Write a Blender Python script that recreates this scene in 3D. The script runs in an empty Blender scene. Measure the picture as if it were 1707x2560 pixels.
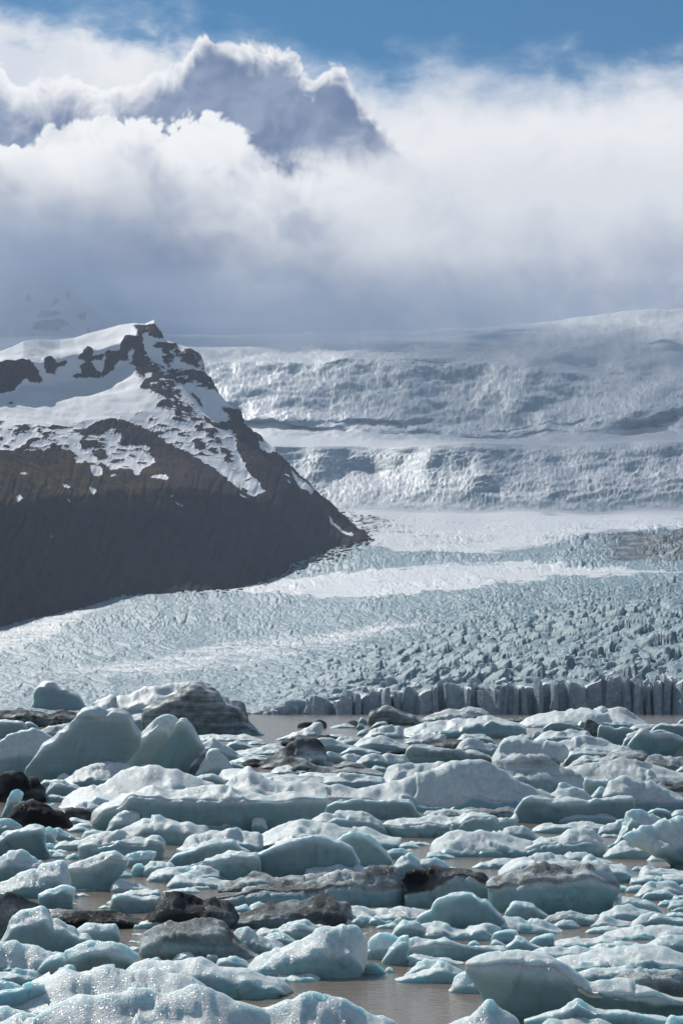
import bpy, math, random
import numpy as np
from mathutils import Vector, Euler

R = math.radians
rng = np.random.default_rng(7)
random.seed(7)
scene = bpy.context.scene
COL = scene.collection

# ------------------------------------------------------------------ camera
CAM_H, F, CX, CY, YH = 10.0, 5000.0, 853.5, 1280.0, 1740.0     # metres; focal length, centre and horizon row in photo pixels
PITCH = math.atan((YH - CY) / F)
cam = bpy.data.cameras.new('camera')
cam.sensor_fit = 'VERTICAL'
cam.sensor_height = 36.0
cam.lens = 36.0 * F / 2560.0
cam.clip_start = 1.0
cam.clip_end = 60000.0
camo = bpy.data.objects.new('camera', cam)
camo.location = (0, 0, CAM_H)
camo.rotation_euler = (R(90) + PITCH, 0, 0)
COL.objects.link(camo)
scene.camera = camo

# ------------------------------------------------------------------ sun, exposure
SUN_EL, SUN_AZ = 38.0, -30.0          # azimuth measured from the view direction, negative = to the left
sun = bpy.data.lights.new('sun', 'SUN')
sun.energy = 4.4
sun.angle = R(0.6)
sun.color = (1.0, 0.955, 0.89)
suno = bpy.data.objects.new('sun', sun)
sd = Vector((math.sin(R(SUN_AZ)) * math.cos(R(SUN_EL)), math.cos(R(SUN_AZ)) * math.cos(R(SUN_EL)), math.sin(R(SUN_EL))))
suno.rotation_euler = sd.to_track_quat('Z', 'Y').to_euler()
suno.location = sd * 3000
COL.objects.link(suno)
vs = scene.view_settings
vs.view_transform = 'Standard'
vs.look = 'None'
vs.gamma = 1.0
vs.use_curve_mapping = False
vs.exposure = 0.0
cy = scene.cycles
cy.max_bounces = 8
cy.diffuse_bounces = 3
cy.glossy_bounces = 2
cy.transmission_bounces = 4
cy.volume_bounces = 2
cy.use_denoising = True


def ray(x, y):
    """direction (scaled so that its Y is 1) through photo pixel x, y (arrays welcome)"""
    dx = (np.asarray(x, float) - CX) / F
    du = (CY - np.asarray(y, float)) / F
    c, s = math.cos(PITCH), math.sin(PITCH)
    fy = c - du * s
    fz = s + du * c
    return dx / fy, fz / fy


def azel(x, y):
    a, e = ray(x, y)
    return np.degrees(np.arctan(a)), np.degrees(np.arctan(e / np.sqrt(1 + a * a)))


# ------------------------------------------------------------------ node helpers
class NT:
    def __init__(self, tree):
        self.t = tree
        self.n = tree.nodes
        self.l = tree.links

    def put(self, sock, v):
        if v is None:
            return
        if isinstance(v, bpy.types.NodeSocket):
            self.l.new(v, sock)
        else:
            if sock.type == 'RGBA' and hasattr(v, '__len__') and len(v) == 3:
                v = (*v, 1.0)
            sock.default_value = v

    def m(self, op, a, b=None, c=None, clamp=False):
        n = self.n.new('ShaderNodeMath')
        n.operation = op
        n.use_clamp = clamp
        for i, v in enumerate((a, b, c)):
            self.put(n.inputs[i], v)
        return n.outputs[0]

    def vm(self, op, a, b=None, s=None):
        n = self.n.new('ShaderNodeVectorMath')
        n.operation = op
        self.put(n.inputs[0], a)
        self.put(n.inputs[1], b)
        if s is not None:
            self.put(n.inputs['Scale'], s)
        return n.outputs[0] if op not in ('LENGTH', 'DOT_PRODUCT') else n.outputs['Value']

    def noise(self, vec, scale, detail=4, rough=0.5, lac=2.0, dist=0.0, dims='3D', kind='FBM', color=False):
        n = self.n.new('ShaderNodeTexNoise')
        n.noise_dimensions = dims
        n.noise_type = kind
        if kind == 'FBM':
            n.normalize = True
        self.put(n.inputs['Vector'], vec)
        self.put(n.inputs['Scale'], scale)
        self.put(n.inputs['Detail'], detail)
        self.put(n.inputs['Roughness'], rough)
        self.put(n.inputs['Lacunarity'], lac)
        self.put(n.inputs['Distortion'], dist)
        return n.outputs['Color'] if color else n.outputs['Fac']

    def vor(self, vec, scale, feature='F1', out='Distance', rand=1.0, dims='3D'):
        n = self.n.new('ShaderNodeTexVoronoi')
        n.feature = feature
        n.voronoi_dimensions = dims
        self.put(n.inputs['Vector'], vec)
        self.put(n.inputs['Scale'], scale)
        self.put(n.inputs['Randomness'], rand)
        return n.outputs[out]

    def mr(self, v, a, b, c=0.0, d=1.0, smooth=True, clamp=True):
        n = self.n.new('ShaderNodeMapRange')
        n.interpolation_type = 'SMOOTHSTEP' if smooth else 'LINEAR'
        n.clamp = clamp
        for i, q in enumerate((v, a, b, c, d)):
            self.put(n.inputs[i], q)
        return n.outputs[0]

    def mix(self, f, a, b, blend='MIX'):
        n = self.n.new('ShaderNodeMix')
        n.data_type = 'RGBA'
        n.blend_type = blend
        n.clamp_factor = True
        self.put(n.inputs[0], f)
        self.put(n.inputs[6], a)
        self.put(n.inputs[7], b)
        return n.outputs[2]

    def xyz(self, x, y, z):
        n = self.n.new('ShaderNodeCombineXYZ')
        for i, v in enumerate((x, y, z)):
            self.put(n.inputs[i], v)
        return n.outputs[0]

    def sep(self, v):
        n = self.n.new('ShaderNodeSeparateXYZ')
        self.put(n.inputs[0], v)
        return n.outputs

    def attr(self, name):
        n = self.n.new('ShaderNodeAttribute')
        n.attribute_name = name
        return n.outputs['Fac']

    def curve(self, v, pts):
        n = self.n.new('ShaderNodeFloatCurve')
        self.put(n.inputs['Value'], v)
        c = n.mapping.curves[0]
        pts = sorted(pts)
        while len(c.points) < len(pts):
            c.points.new(0.5, 0.5)
        for p, (x, y) in zip(c.points, pts):
            p.location = (x, y)
            p.handle_type = 'AUTO_CLAMPED'
        n.mapping.update()
        return n.outputs[0]


# ------------------------------------------------------------------ world: daylight sky with banks of cloud
world = bpy.data.worlds.new('World')
scene.world = world
world.use_nodes = True
W = NT(world.node_tree)
W.n.clear()
SKY_STRENGTH = 0.1
sky = W.n.new('ShaderNodeTexSky')
sky.sky_type = 'NISHITA'
sky.sun_disc = False
sky.sun_elevation = R(SUN_EL)
sky.sun_rotation = R(SUN_AZ)
sky.altitude = 50
sky.air_density = 1.0
sky.dust_density = 0.2
sky.ozone_density = 3.0
tc = W.n.new('ShaderNodeTexCoord')
D = tc.outputs['Generated']
dx, dy, dz = W.sep(D)[:3]
AZ = W.m('MULTIPLY', W.m('ARCTAN2', dx, dy), 57.29578)
EL = W.m('MULTIPLY', W.m('ARCSINE', dz), 57.29578)
P = W.xyz(AZ, EL, 0.0)                      # degrees, x right, y up
AZ0, AZ1, ELM = -12.0, 12.0, 24.0
un = W.m('DIVIDE', W.m('SUBTRACT', AZ, AZ0), AZ1 - AZ0, clamp=True)


def profile(px):
    pts = []
    for x, y in px:
        a, e = azel(x, y)
        pts.append((min(1, max(0, (float(a) - AZ0) / (AZ1 - AZ0))), min(1, max(0, float(e) / ELM))))
    return W.m('MULTIPLY', W.curve(un, pts), ELM)


def centred(v, amp):
    return W.m('MULTIPLY', W.m('SUBTRACT', v, 0.5), amp)


warp = W.vm('SUBTRACT', W.noise(P, 0.6, 2, 0.5, color=True, dims='2D'), (0.5, 0.5, 0.5))
Pw = W.vm('ADD', P, W.vm('SCALE', warp, None, 1.1))
big = W.noise(Pw, 0.38, 3, 0.5, dims='2D')
fine = W.noise(Pw, 1.6, 5, 0.55, dims='2D')
Pv = W.vm('ADD', P, W.vm('SCALE', warp, None, 0.45))
wisp = W.noise(W.vm('MULTIPLY', Pv, (0.5, 1.0, 1.0)), 0.95, 5, 0.56, dims='2D')
# billows: rounded puffs, inverted cells at three sizes
b1 = W.vor(Pw, 0.95, 'SMOOTH_F1', dims='2D')
b2 = W.vor(W.vm('ADD', Pw, (7.3, 1.1, 0)), 2.1, 'SMOOTH_F1', dims='2D')
b3 = W.vor(W.vm('ADD', Pw, (3.3, 9.1, 0)), 5.0, 'F1', dims='2D')
sq = lambda v: W.m('MULTIPLY', v, v)
puff = W.m('ADD', W.m('ADD', W.m('MULTIPLY', sq(b1), -1.0), W.m('MULTIPLY', sq(b2), -0.55)), W.m('MULTIPLY', sq(b3), -0.26))
puff = W.m('ADD', W.m('ADD', puff, 0.42), centred(fine, 0.20))
# side of each puff that looks to the sun, from the slope of the billows
SUNWARD = (-0.10, 0.20, 0.0)
Pl = W.vm('ADD', Pw, SUNWARD)
b1l = W.vor(Pl, 0.95, 'SMOOTH_F1', dims='2D')
b2l = W.vor(W.vm('ADD', Pl, (7.3, 1.1, 0)), 2.1, 'SMOOTH_F1', dims='2D')
relief = W.m('ADD', W.m('MULTIPLY', W.m('SUBTRACT', b2l, b2), 0.7), W.m('MULTIPLY', W.m('SUBTRACT', b1l, b1), 1.8))   # about -0.4 .. 0.4

BL = 1.0 / SKY_STRENGTH


def rgb(r, g, b):
    return (r * BL, g * BL, b * BL)


skyc = W.mix(1.0, sky.outputs[0], (0.11, 0.42, 0.57), 'MULTIPLY')
# thin high veil over the upper left
veil_e = profile([(-200, -40), (0, 10), (250, 40), (480, 75), (620, 110), (800, 150), (1000, 160), (1300, 165), (1900, 150)])
va = W.mr(W.m('ADD', W.m('SUBTRACT', veil_e, EL), centred(wisp, 2.6)), -0.7, 1.0)
col = W.mix(W.m('MULTIPLY', va, 0.45), skyc, rgb(0.68, 0.76, 0.87))
# cloud 1: bright stratus behind
e1 = profile([(-300, 20), (0, 45), (250, 75), (480, 100), (640, 140), (760, 190), (880, 195), (1000, 178), (1120, 172), (1220, 185), (1330, 192), (1450, 172), (1600, 160), (1707, 150), (2000, 140)])
d1 = W.m('ADD', W.m('SUBTRACT', e1, EL), W.m('ADD', centred(wisp, 2.2), centred(fine, 0.6)))
a1 = W.mr(d1, -0.3, W.mr(AZ, -3.0, 1.0, 0.7, 1.5))
c1 = W.mix(W.m('ADD', W.mr(big, 0.3, 0.7), centred(wisp, 0.5)), rgb(0.70, 0.73, 0.79), rgb(0.88, 0.88, 0.89))
col = W.mix(a1, col, c1)
# cloud 2: cumulus head
e2 = profile([(-300, 250), (-100, 190), (0, 160), (40, 215), (110, 205), (190, 200), (260, 235), (310, 190), (400, 170), (455, 160), (492, 118), (540, 96), (610, 102), (665, 130), (745, 142), (785, 182), (845, 178), (880, 225), (930, 272), (985, 318), (1050, 420), (1300, 520), (2000, 520)])
d2 = W.m('ADD', W.m('SUBTRACT', e2, EL), W.m('MULTIPLY', puff, 0.85))
a2 = W.mr(d2, -0.05, W.mr(AZ, -0.5, 1.6, 0.17, 0.8))
b4 = W.vor(W.vm('ADD', Pw, (1.3, 4.1, 0)), 3.6, 'SMOOTH_F1', dims='2D')
b4l = W.vor(W.vm('ADD', Pl, (1.3, 4.1, 0)), 3.6, 'SMOOTH_F1', dims='2D')
knob = W.m('ADD', W.m('MULTIPLY', relief, 0.8), W.m('ADD', W.m('MULTIPLY', W.m('SUBTRACT', b4l, b4), 0.30), centred(fine, 0.45)))
t2 = W.m('ADD', d2, W.m('MULTIPLY', knob, -0.50))
body2 = W.mr(t2, -0.02, W.mr(AZ, -6.8, -4.0, 1.5, 0.75))
grey2 = W.mix(W.mr(W.m('ADD', big, W.m('MULTIPLY', knob, -0.30)), 0.2, 0.8), rgb(0.28, 0.335, 0.47), rgb(0.12, 0.175, 0.315))
c2 = W.mix(body2, rgb(0.97, 0.96, 0.96), grey2)
col = W.mix(a2, col, c2)
# cloud 3: sunlit bank in front, greying towards its base
e3 = profile([(-300, 420), (-100, 385), (0, 372), (70, 340), (160, 325), (260, 308), (330, 296), (430, 318), (520, 294), (580, 304), (620, 350), (680, 392), (760, 372), (860, 330), (960, 300), (1050, 262), (1150, 235), (1300, 215), (1500, 210), (1707, 205), (2000, 210)])
d3 = W.m('ADD', W.m('SUBTRACT', e3, EL), W.m('MULTIPLY', puff, W.mr(AZ, -3.0, 1.0, 1.0, 0.7)))
a3 = W.mr(d3, -0.05, W.mr(AZ, -3.4, 1.2, 0.16, 1.7))
base3 = profile([(-300, 520), (0, 535), (150, 540), (300, 555), (450, 590), (600, 650), (800, 690), (1000, 700), (1300, 690), (1707, 670), (2000, 660)])
low3 = W.m('ADD', W.m('SUBTRACT', base3, EL), W.m('ADD', centred(big, 2.2), centred(wisp, 1.1)))
murk = W.mix(W.mr(AZ, -6.5, 7.5), rgb(0.105, 0.16, 0.285), rgb(0.31, 0.365, 0.48))
shade3 = W.m('ADD', W.m('MULTIPLY', knob, -0.32), W.m('ADD', centred(big, 2.4), centred(fine, 0.35)))
c3 = W.mix(W.mr(d3, 0.2, 3.2), rgb(0.97, 0.965, 0.96), rgb(0.76, 0.775, 0.81))
c3 = W.mix(W.m('MULTIPLY', W.mr(shade3, -0.1, 0.85), W.mr(AZ, 3.0, -4.0, 0.22, 0.80)), c3, rgb(0.36, 0.41, 0.535))
c3 = W.mix(W.mr(low3, -2.3, 1.5), c3, murk)
c3 = W.mix(W.m('MULTIPLY', W.mr(fine, 0.40, 0.75), W.mr(AZ, -4.0, 2.0, 0.03, 0.10)), c3, rgb(0.85, 0.86, 0.88))
col = W.mix(a3, col, c3)
# away from the picture: broken cloud overhead and on the other side
away = W.mr(W.m('ABSOLUTE', AZ), 14.0, 40.0)
over = W.mr(EL, 21.0, 34.0)
gen = W.mr(W.noise(W.vm('MULTIPLY', D, (1, 1, 2.2)), 2.2, 3, 0.6), 0.48, 0.64)
gen = W.m('MULTIPLY', gen, W.m('MAXIMUM', away, over))
col = W.mix(W.m('MULTIPLY', gen, 0.6), col, rgb(0.58, 0.65, 0.655))
bg = W.n.new('ShaderNodeBackground')
W.put(bg.inputs['Color'], col)
bg.inputs['Strength'].default_value = SKY_STRENGTH
wo = W.n.new('ShaderNodeOutputWorld')
W.l.new(bg.outputs[0], wo.inputs['Surface'])


# ------------------------------------------------------------------ numpy noise
_perm = rng.permutation(256)
_perm = np.concatenate([_perm, _perm, _perm[:2]])
_grad = rng.normal(size=(256, 3))
_grad /= np.linalg.norm(_grad, axis=1)[:, None]


def perlin(x, y, z):
    xi, yi, zi = np.floor(x).astype(np.int64), np.floor(y).astype(np.int64), np.floor(z).astype(np.int64)
    fx, fy, fz = x - xi, y - yi, z - zi
    xi &= 255
    yi &= 255
    zi &= 255
    u, v, w = (t * t * t * (t * (t * 6 - 15) + 10) for t in (fx, fy, fz))
    out = 0
    for i in (0, 1):
        wx = u if i else 1 - u
        pa = _perm[xi + i]
        for j in (0, 1):
            wy = v if j else 1 - v
            pb = _perm[(pa + yi + j) & 255]
            for k in (0, 1):
                wz = w if k else 1 - w
                g = _grad[_perm[(pb + zi + k) & 255]]
                out = out + wx * wy * wz * (g[..., 0] * (fx - i) + g[..., 1] * (fy - j) + g[..., 2] * (fz - k))
    return out


def fbm(x, y, z=0.0, octaves=4, gain=0.5, lac=2.03):
    x, y = np.asarray(x, float), np.asarray(y, float)
    z = np.zeros_like(x) + z
    s, a = 0, 1.0
    for o in range(octaves):
        s = s + a * perlin(x, y, z)
        x, y, z = x * lac + 13.1, y * lac + 7.7, z * lac + 3.3
        a *= gain
    return s


def ridged(x, y, z=0.0, octaves=4, gain=0.5, lac=2.1):
    x, y = np.asarray(x, float), np.asarray(y, float)
    z = np.zeros_like(x) + z
    s, a = 0, 1.0
    for o in range(octaves):
        s = s + a * (1 - 2.2 * np.abs(perlin(x, y, z)))
        x, y, z = x * lac + 5.1, y * lac + 9.7, z * lac + 1.3
        a *= gain
    return s


def worley(x, y, seed=0):
    """F1, F2 and a random number per cell"""
    xi, yi = np.floor(x).astype(np.int64), np.floor(y).astype(np.int64)
    f1 = np.full(x.shape, 9.0)
    f2 = np.full(x.shape, 9.0)
    idn = np.zeros(x.shape)
    gx = np.zeros(x.shape)
    gy = np.zeros(x.shape)
    for i in (-1, 0, 1):
        for j in (-1, 0, 1):
            h = _perm[(_perm[(xi + i + seed) & 255] + yi + j) & 255]
            h2 = _perm[h + 1]
            px, py = xi + i + h / 255.0 * 0.9, yi + j + h2 / 255.0 * 0.9
            d = np.hypot(px - x, py - y)
            near = d < f1
            f2 = np.where(near, f1, np.minimum(f2, d))
            idn = np.where(near, _perm[h2 + 1] / 255.0, idn)
            gx = np.where(near, x - px, gx)
            gy = np.where(near, y - py, gy)
            f1 = np.minimum(f1, d)
    return f1, f2, idn, gx, gy


def sstep(a, b, v):
    t = np.clip((v - a) / (b - a), 0, 1)
    return t * t * (3 - 2 * t)


def smooth1(v, n, axis=0):
    k = np.hanning(n + 2)[1:-1]
    k /= k.sum()
    pad = [(0, 0)] * v.ndim
    pad[axis] = (n // 2, n // 2)
    return np.apply_along_axis(lambda q: np.convolve(q, k, 'valid'), axis, np.pad(v, pad, mode='edge'))


def inpoly(x, y, poly):
    ins = np.zeros(x.shape, bool)
    n = len(poly)
    for i in range(n):
        x0, y0 = poly[i]
        x1, y1 = poly[(i + 1) % n]
        if y0 == y1:
            continue
        ins ^= ((y0 > y) != (y1 > y)) & (x < (x1 - x0) * (y - y0) / (y1 - y0) + x0)
    return ins


# ------------------------------------------------------------------ mesh helpers
def grid_mesh(name, V, nu, nv, attrs=None, smooth=True, closed_u=False):
    """V: (nu*nv, 3) with index u*nv+v"""
    me = bpy.data.meshes.new(name)
    iu = np.arange(nu if closed_u else nu - 1)
    a = (iu[:, None] * nv + np.arange(nv - 1)[None, :]).ravel()
    b = (((iu + 1) % nu)[:, None] * nv + np.arange(nv - 1)[None, :]).ravel()
    faces = np.stack([a, b, b + 1, a + 1], 1)
    nf = len(faces)
    me.vertices.add(len(V))
    me.vertices.foreach_set('co', np.asarray(V, np.float32).ravel())
    me.loops.add(nf * 4)
    me.loops.foreach_set('vertex_index', faces.ravel().astype(np.int32))
    me.polygons.add(nf)
    me.polygons.foreach_set('loop_start', np.arange(0, nf * 4, 4, dtype=np.int32))
    me.polygons.foreach_set('loop_total', np.full(nf, 4, np.int32))
    me.update(calc_edges=True)
    me.polygons.foreach_set('use_smooth', np.full(nf, smooth))
    for k, v in (attrs or {}).items():
        at = me.attributes.new(k, 'FLOAT', 'POINT')
        at.data.foreach_set('value', np.asarray(v, np.float32).ravel())
    me.update()
    return me


def link(name, me, mat=None, parent=None, loc=None, **props):
    o = bpy.data.objects.new(name, me)
    if mat is not None and me is not None and len(me.materials) == 0:
        me.materials.append(mat)
    if parent is not None:
        o.parent = parent
    if loc is not None:
        o.location = loc
    for k, v in props.items():
        o[k] = v
    COL.objects.link(o)
    return o


def material(name):
    m = bpy.data.materials.new(name)
    m.use_nodes = True
    t = NT(m.node_tree)
    t.n.clear()
    out = t.n.new('ShaderNodeOutputMaterial')
    b = t.n.new('ShaderNodeBsdfPrincipled')
    t.l.new(b.outputs[0], out.inputs['Surface'])
    return m, t, b, out


def bump(t, h, strength, dist, normal=None):
    n = t.n.new('ShaderNodeBump')
    t.put(n.inputs['Height'], h)
    n.inputs['Strength'].default_value = strength
    n.inputs['Distance'].default_value = dist
    if normal is not None:
        t.l.new(normal, n.inputs['Normal'])
    return n.outputs[0]


def geo(t):
    return t.n.new('ShaderNodeNewGeometry').outputs


# ------------------------------------------------------------------ water: silty lagoon
mat_water, t, b, _ = material('silty_water')
pos = geo(t)['Position']
blot = t.noise(t.vm('MULTIPLY', pos, (0.02, 0.006, 1)), 1.0, 4, 0.55)
t.put(b.inputs['Base Color'], t.mix(blot, (0.215, 0.175, 0.132), (0.265, 0.218, 0.165)))
b.inputs['Roughness'].default_value = 0.12
b.inputs['IOR'].default_value = 1.33
w1 = t.noise(t.vm('MULTIPLY', pos, (0.9, 2.2, 1)), 1.0, 4, 0.6)
w2 = t.noise(t.vm('MULTIPLY', pos, (4.0, 7.0, 1)), 1.0, 2, 0.5)
t.put(b.inputs['Normal'], bump(t, t.m('ADD', w1, t.m('MULTIPLY', w2, 0.25)), 0.55, 0.12))
rr = np.concatenate([np.linspace(30, 300, 24), np.linspace(340, 1500, 16), [2500, 6000, 14000]])
aa = np.radians(np.linspace(-35, 35, 41))
V = np.stack([np.outer(np.sin(aa), rr).ravel(), np.outer(np.cos(aa), rr).ravel(), np.zeros(len(aa) * len(rr))], 1)
link('water', grid_mesh('water', V, len(aa), len(rr)), mat_water, kind='structure')


# ------------------------------------------------------------------ glacier
XS = np.array([-500, -250, 0, 300, 600, 900, 1200, 1500, 1707, 2000, 2250.])
GC = [  # depth in metres, row of the photo at each XS
    (1100, [1785.5] * 11),
    (1108, [1781, 1780, 1779, 1777, 1773, 1736, 1727, 1716, 1708, 1705, 1705]),
    (1330, [1745, 1742, 1738, 1730, 1722, 1693, 1668, 1632, 1615, 1605, 1600]),
    (1700, [1702, 1697, 1688, 1672, 1662, 1622, 1575, 1526, 1505, 1492, 1485]),
    (2250, [1640, 1632, 1622, 1600, 1588, 1540, 1492, 1458, 1446, 1438, 1435]),
    (2900, [1585, 1575, 1566, 1530, 1500, 1466, 1441, 1424, 1416, 1412, 1410]),
    (3450, [1540, 1530, 1510, 1488, 1474, 1428, 1404, 1388, 1378, 1372, 1370]),
    (4100, [1480, 1470, 1455, 1435, 1410, 1352, 1343, 1328, 1326, 1325, 1325]),
    (4850, [1400, 1390, 1370, 1340, 1310, 1275, 1286, 1290, 1277, 1270, 1268]),
    (5450, [1150, 1150, 1145, 1135, 1122, 1120, 1110, 1106, 1104, 1104, 1104]),
    (6150, [1070, 1070, 1070, 1066, 1062, 1084, 1099, 1088, 1078, 1075, 1075]),
    (6400, [1040, 1040, 1040, 1040, 1036, 1042, 1078, 1040, 1020, 1015, 1010]),
    (7130, [905, 905, 905, 905, 907, 904, 908, 950, 950, 945, 940]),
    (7700, [872, 872, 872, 872, 872, 868, 862, 862, 868, 862, 860]),
    (8600, [846, 846, 846, 846, 845, 838, 828, 784, 774, 766, 760]),
    (9300, [840, 840, 840, 840, 838, 832, 824, 790, 782, 775, 770]),
]


BASE = [(-350, 1660), (-150, 1605), (0, 1567), (80, 1552), (150, 1533), (220, 1505), (280, 1495), (350, 1487), (440, 1478), (550, 1473), (640, 1453), (700, 1433), (760, 1407), (830, 1387), (870, 1362), (920, 1340)]


def patch(x, y, pts_top, pts_bot, soft):
    """1 inside the strip between two polylines of photo rows, fading over soft pixels"""
    tp = np.interp(x, [p[0] for p in pts_top], [p[1] for p in pts_top])
    bt = np.interp(x, [p[0] for p in pts_bot], [p[1] for p in pts_bot])
    return sstep(-soft, soft, y - tp) * sstep(-soft, soft, bt - y)


def build_glacier():
    nu = 920
    xs = np.linspace(-200, 1900, nu)
    per = [10, 70, 90, 80, 60, 40, 40, 40, 72, 30, 36, 40, 24, 26, 6]
    sp = [np.linspace(k, k + 1, n, endpoint=False) for k, n in enumerate(per)]
    S = np.concatenate(sp + [[len(per)]])
    nv = len(S)
    ks = np.arange(len(GC))
    depth = np.array([c[0] for c in GC], float)
    rows = np.stack([np.interp(xs, XS, c[1]) for c in GC], 1)          # nu, K
    rows = smooth1(rows, 101, 0)
    for k in range(8, len(GC) - 1):
        rows[:, k] += (17 if k < 13 else 6) * fbm(xs / 260, 0 * xs, k * 3.7, 2, 0.4)
    # the plateaus and falls meet in rounded edges
    Yd = np.interp(S, ks, depth)
    y0 = np.stack([np.interp(S, ks, r) for r in rows])                 # nu, nv
    x0 = np.repeat(xs[:, None], nv, 1)
    Yd = np.repeat(Yd[None, :], nu, 0)
    # the front and the lips of the falls wander
    front = sstep(1.6, 0.2, S)[None, :]
    lip = sstep(0, .6, S - 8)[None, :] * sstep(0, 1.5, 14 - S)[None, :]
    Yd = Yd + lip * 260 * fbm(x0 / 260, S[None, :] * 0.8 + 0 * x0, 4.2, 3)
    a, e = ray(x0, y0)
    X = a * Yd
    Z = CAM_H + e * Yd
    Zs = Z.copy()
    m = np.repeat(S[None, :], nu, 0)
    # how broken the ice is
    right = sstep(520, 1250, x0)
    falls = np.maximum(sstep(8.0, 8.25, m) * sstep(9.05, 8.8, m), 0.75 * sstep(10.1, 10.5, m) * sstep(12.2, 11.8, m))
    lower = sstep(0.15, 0.9, m) * sstep(4.9, 3.4, m)
    snow = np.zeros_like(m)
    xt, yt = x0, y0
    x0 = x0 + 30 * fbm(x0 / 60, y0 / 14, 91.0, 4)
    y0 = y0 + 11 * fbm(x0 / 75, y0 / 9, 92.0, 4) + 6 * fbm(x0 / 16, y0 / 4.0, 93.0, 3)
    snow = np.maximum(snow, patch(x0, y0, [(640, 1330), (880, 1255), (1200, 1262), (1500, 1270), (1707, 1258)],
                                  [(640, 1345), (850, 1330), (980, 1380), (1200, 1386), (1380, 1362), (1500, 1330), (1707, 1322)], 9))
    snow = np.maximum(snow, patch(x0, y0, [(450, 1476), (700, 1446), (900, 1428), (1300, 1405), (1600, 1424), (1707, 1432)],
                                  [(450, 1480), (650, 1486), (850, 1496), (1000, 1490), (1250, 1462), (1400, 1446), (1600, 1436), (1707, 1437)], 7))
    snow = np.maximum(snow, 0.6 * patch(x0, y0, [(0, 1690), (400, 1640), (560, 1600), (800, 1580), (980, 1552), (1200, 1530)],
                                         [(0, 1700), (400, 1690), (620, 1672), (830, 1628), (1000, 1575), (1200, 1535)], 16))
    snow = np.maximum(snow, 0.7 * patch(x0, y0, [(-300, 1640), (0, 1575), (160, 1535), (230, 1512), (330, 1500)], [(-300, 1700), (0, 1632), (120, 1600), (230, 1530), (330, 1505)], 8))
    x0, y0 = xt, yt
    snow = snow * np.clip(0.92 + 0.8 * fbm(x0 / 110, y0 / 5.5, 94.0, 4), 0, 1)
    upper = sstep(8.85, 9.1, m) * sstep(10.35, 9.9, m)
    snow = np.maximum(snow, upper)
    snow = np.maximum(snow, sstep(11.85, 12.15, m) * 0.95)
    snow = np.maximum(snow, 0.75 * sstep(1150, 1500, x0) * sstep(10.0, 10.4, m))
    snow = np.clip(snow + 0.30 * fbm(X / 160, Yd / 160, 1.0, 4), 0, 1)
    dirt = patch(x0, y0, [(560, 1466), (760, 1425), (900, 1392), (1100, 1384), (1350, 1388)], [(560, 1474), (760, 1440), (900, 1424), (1100, 1405), (1350, 1402)], 8) * 0.42
    dirt = np.maximum(dirt, sstep(1370, 1600, x0) * patch(x0, y0, [(1300, 1350), (1500, 1332), (1707, 1325)], [(1300, 1405), (1707, 1410)], 10) * 1.05)
    dirt = np.maximum(dirt, 0.5 * patch(x0, y0, [(150, 1560), (400, 1552), (700, 1540), (950, 1505)], [(150, 1580), (400, 1575), (700, 1560), (950, 1520)], 14))
    dirt = np.maximum(dirt, 0.35 * falls * (m < 9.5) * sstep(0.0, .25, fbm(x0 / 45, y0 / 45, 7.0, 3)))
    foot = np.interp(x0, [p[0] for p in BASE], [p[1] for p in BASE], right=1330)
    near = np.exp(-np.clip(y0 - foot, 0, 200) / np.interp(x0, [-200, 300, 640, 850, 960, 1010], [12, 12, 22, 38, 60, 2])) * (y0 > foot - 40) * sstep(1010, 930, x0) * (m < 8.2)
    dirt = np.maximum(dirt, near * (0.75 + 0.9 * fbm(x0 / 20, y0 / 9, 95.0, 4)))
    rub = inpoly(x0 + 14 * fbm(x0 / 22, y0 / 12, 96.0, 4), y0 + 9 * fbm(x0 / 22, y0 / 12, 97.0, 4), [(800, 1262), (880, 1278), (930, 1290), (985, 1302), (975, 1322), (930, 1338), (870, 1368), (800, 1400)])
    dirt = np.maximum(dirt, rub * (0.62 + 1.1 * fbm(x0 / 9, y0 / 6, 98.0, 3)))
    dirt = dirt * (0.65 + 0.7 * fbm(X / 60, Yd / 60, 3.0, 4))
    # blocks and crevasses; metres grow with distance so that the pieces keep a likely size
    flow = X * 0.93 + 0.36 * Yd + 60 * fbm(X / 400, Yd / 400, 9.0, 2)
    across = -X * 0.25 + Yd + 70 * fbm(X / 300, Yd / 300, 12.0, 3)
    wq = 0.30 * fbm(X / 12, Yd / 22, 2.0, 3)
    f1, f2, cid, gx, gy = worley(flow / 11.5 + wq, across / 27.0 + wq, 3)
    edge = sstep(0.02, 0.22, f2 - f1)
    blocks = edge * (0.30 + 0.8 * cid) + 1.5 * gx * (cid - 0.35) + 0.9 * gy * (0.75 - cid)
    amp = lower * (2.0 + 9.5 * sstep(4.0, 1.2, m)) * right * (1 - 0.45 * snow)
    Z = Z + amp * (blocks - 0.7) * sstep(0.9, 1.5, m)
    # gentler ice: long low steps on the left, small broken blocks further up
    mpp = Yd / F
    wl = 0.6 * fbm(x0 / 60, y0 / 20, 5.0, 4)
    e1, e2, eid, ex, ey = worley(x0 / 64 + 1.3 * wl, (y0 - 0.05 * x0) / 7.5 + 1.6 * wl, 11)
    steps = sstep(0.0, 0.10, e2 - e1) * (0.4 + 0.6 * eid) + 0.5 * ex * (eid - 0.5) - 0.9 * ey
    c1_, c2_, cid2, cx_, cy_ = worley(x0 / 13.5 + 1.2 * wl, y0 / 7.0 + wl, 57)
    small = sstep(0.0, 0.22, c2_ - c1_) * (0.3 + 0.8 * cid2) + 0.8 * cx_ * (cid2 - 0.5) - 0.5 * cy_
    low_l = sstep(1570, 1640, y0)
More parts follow.
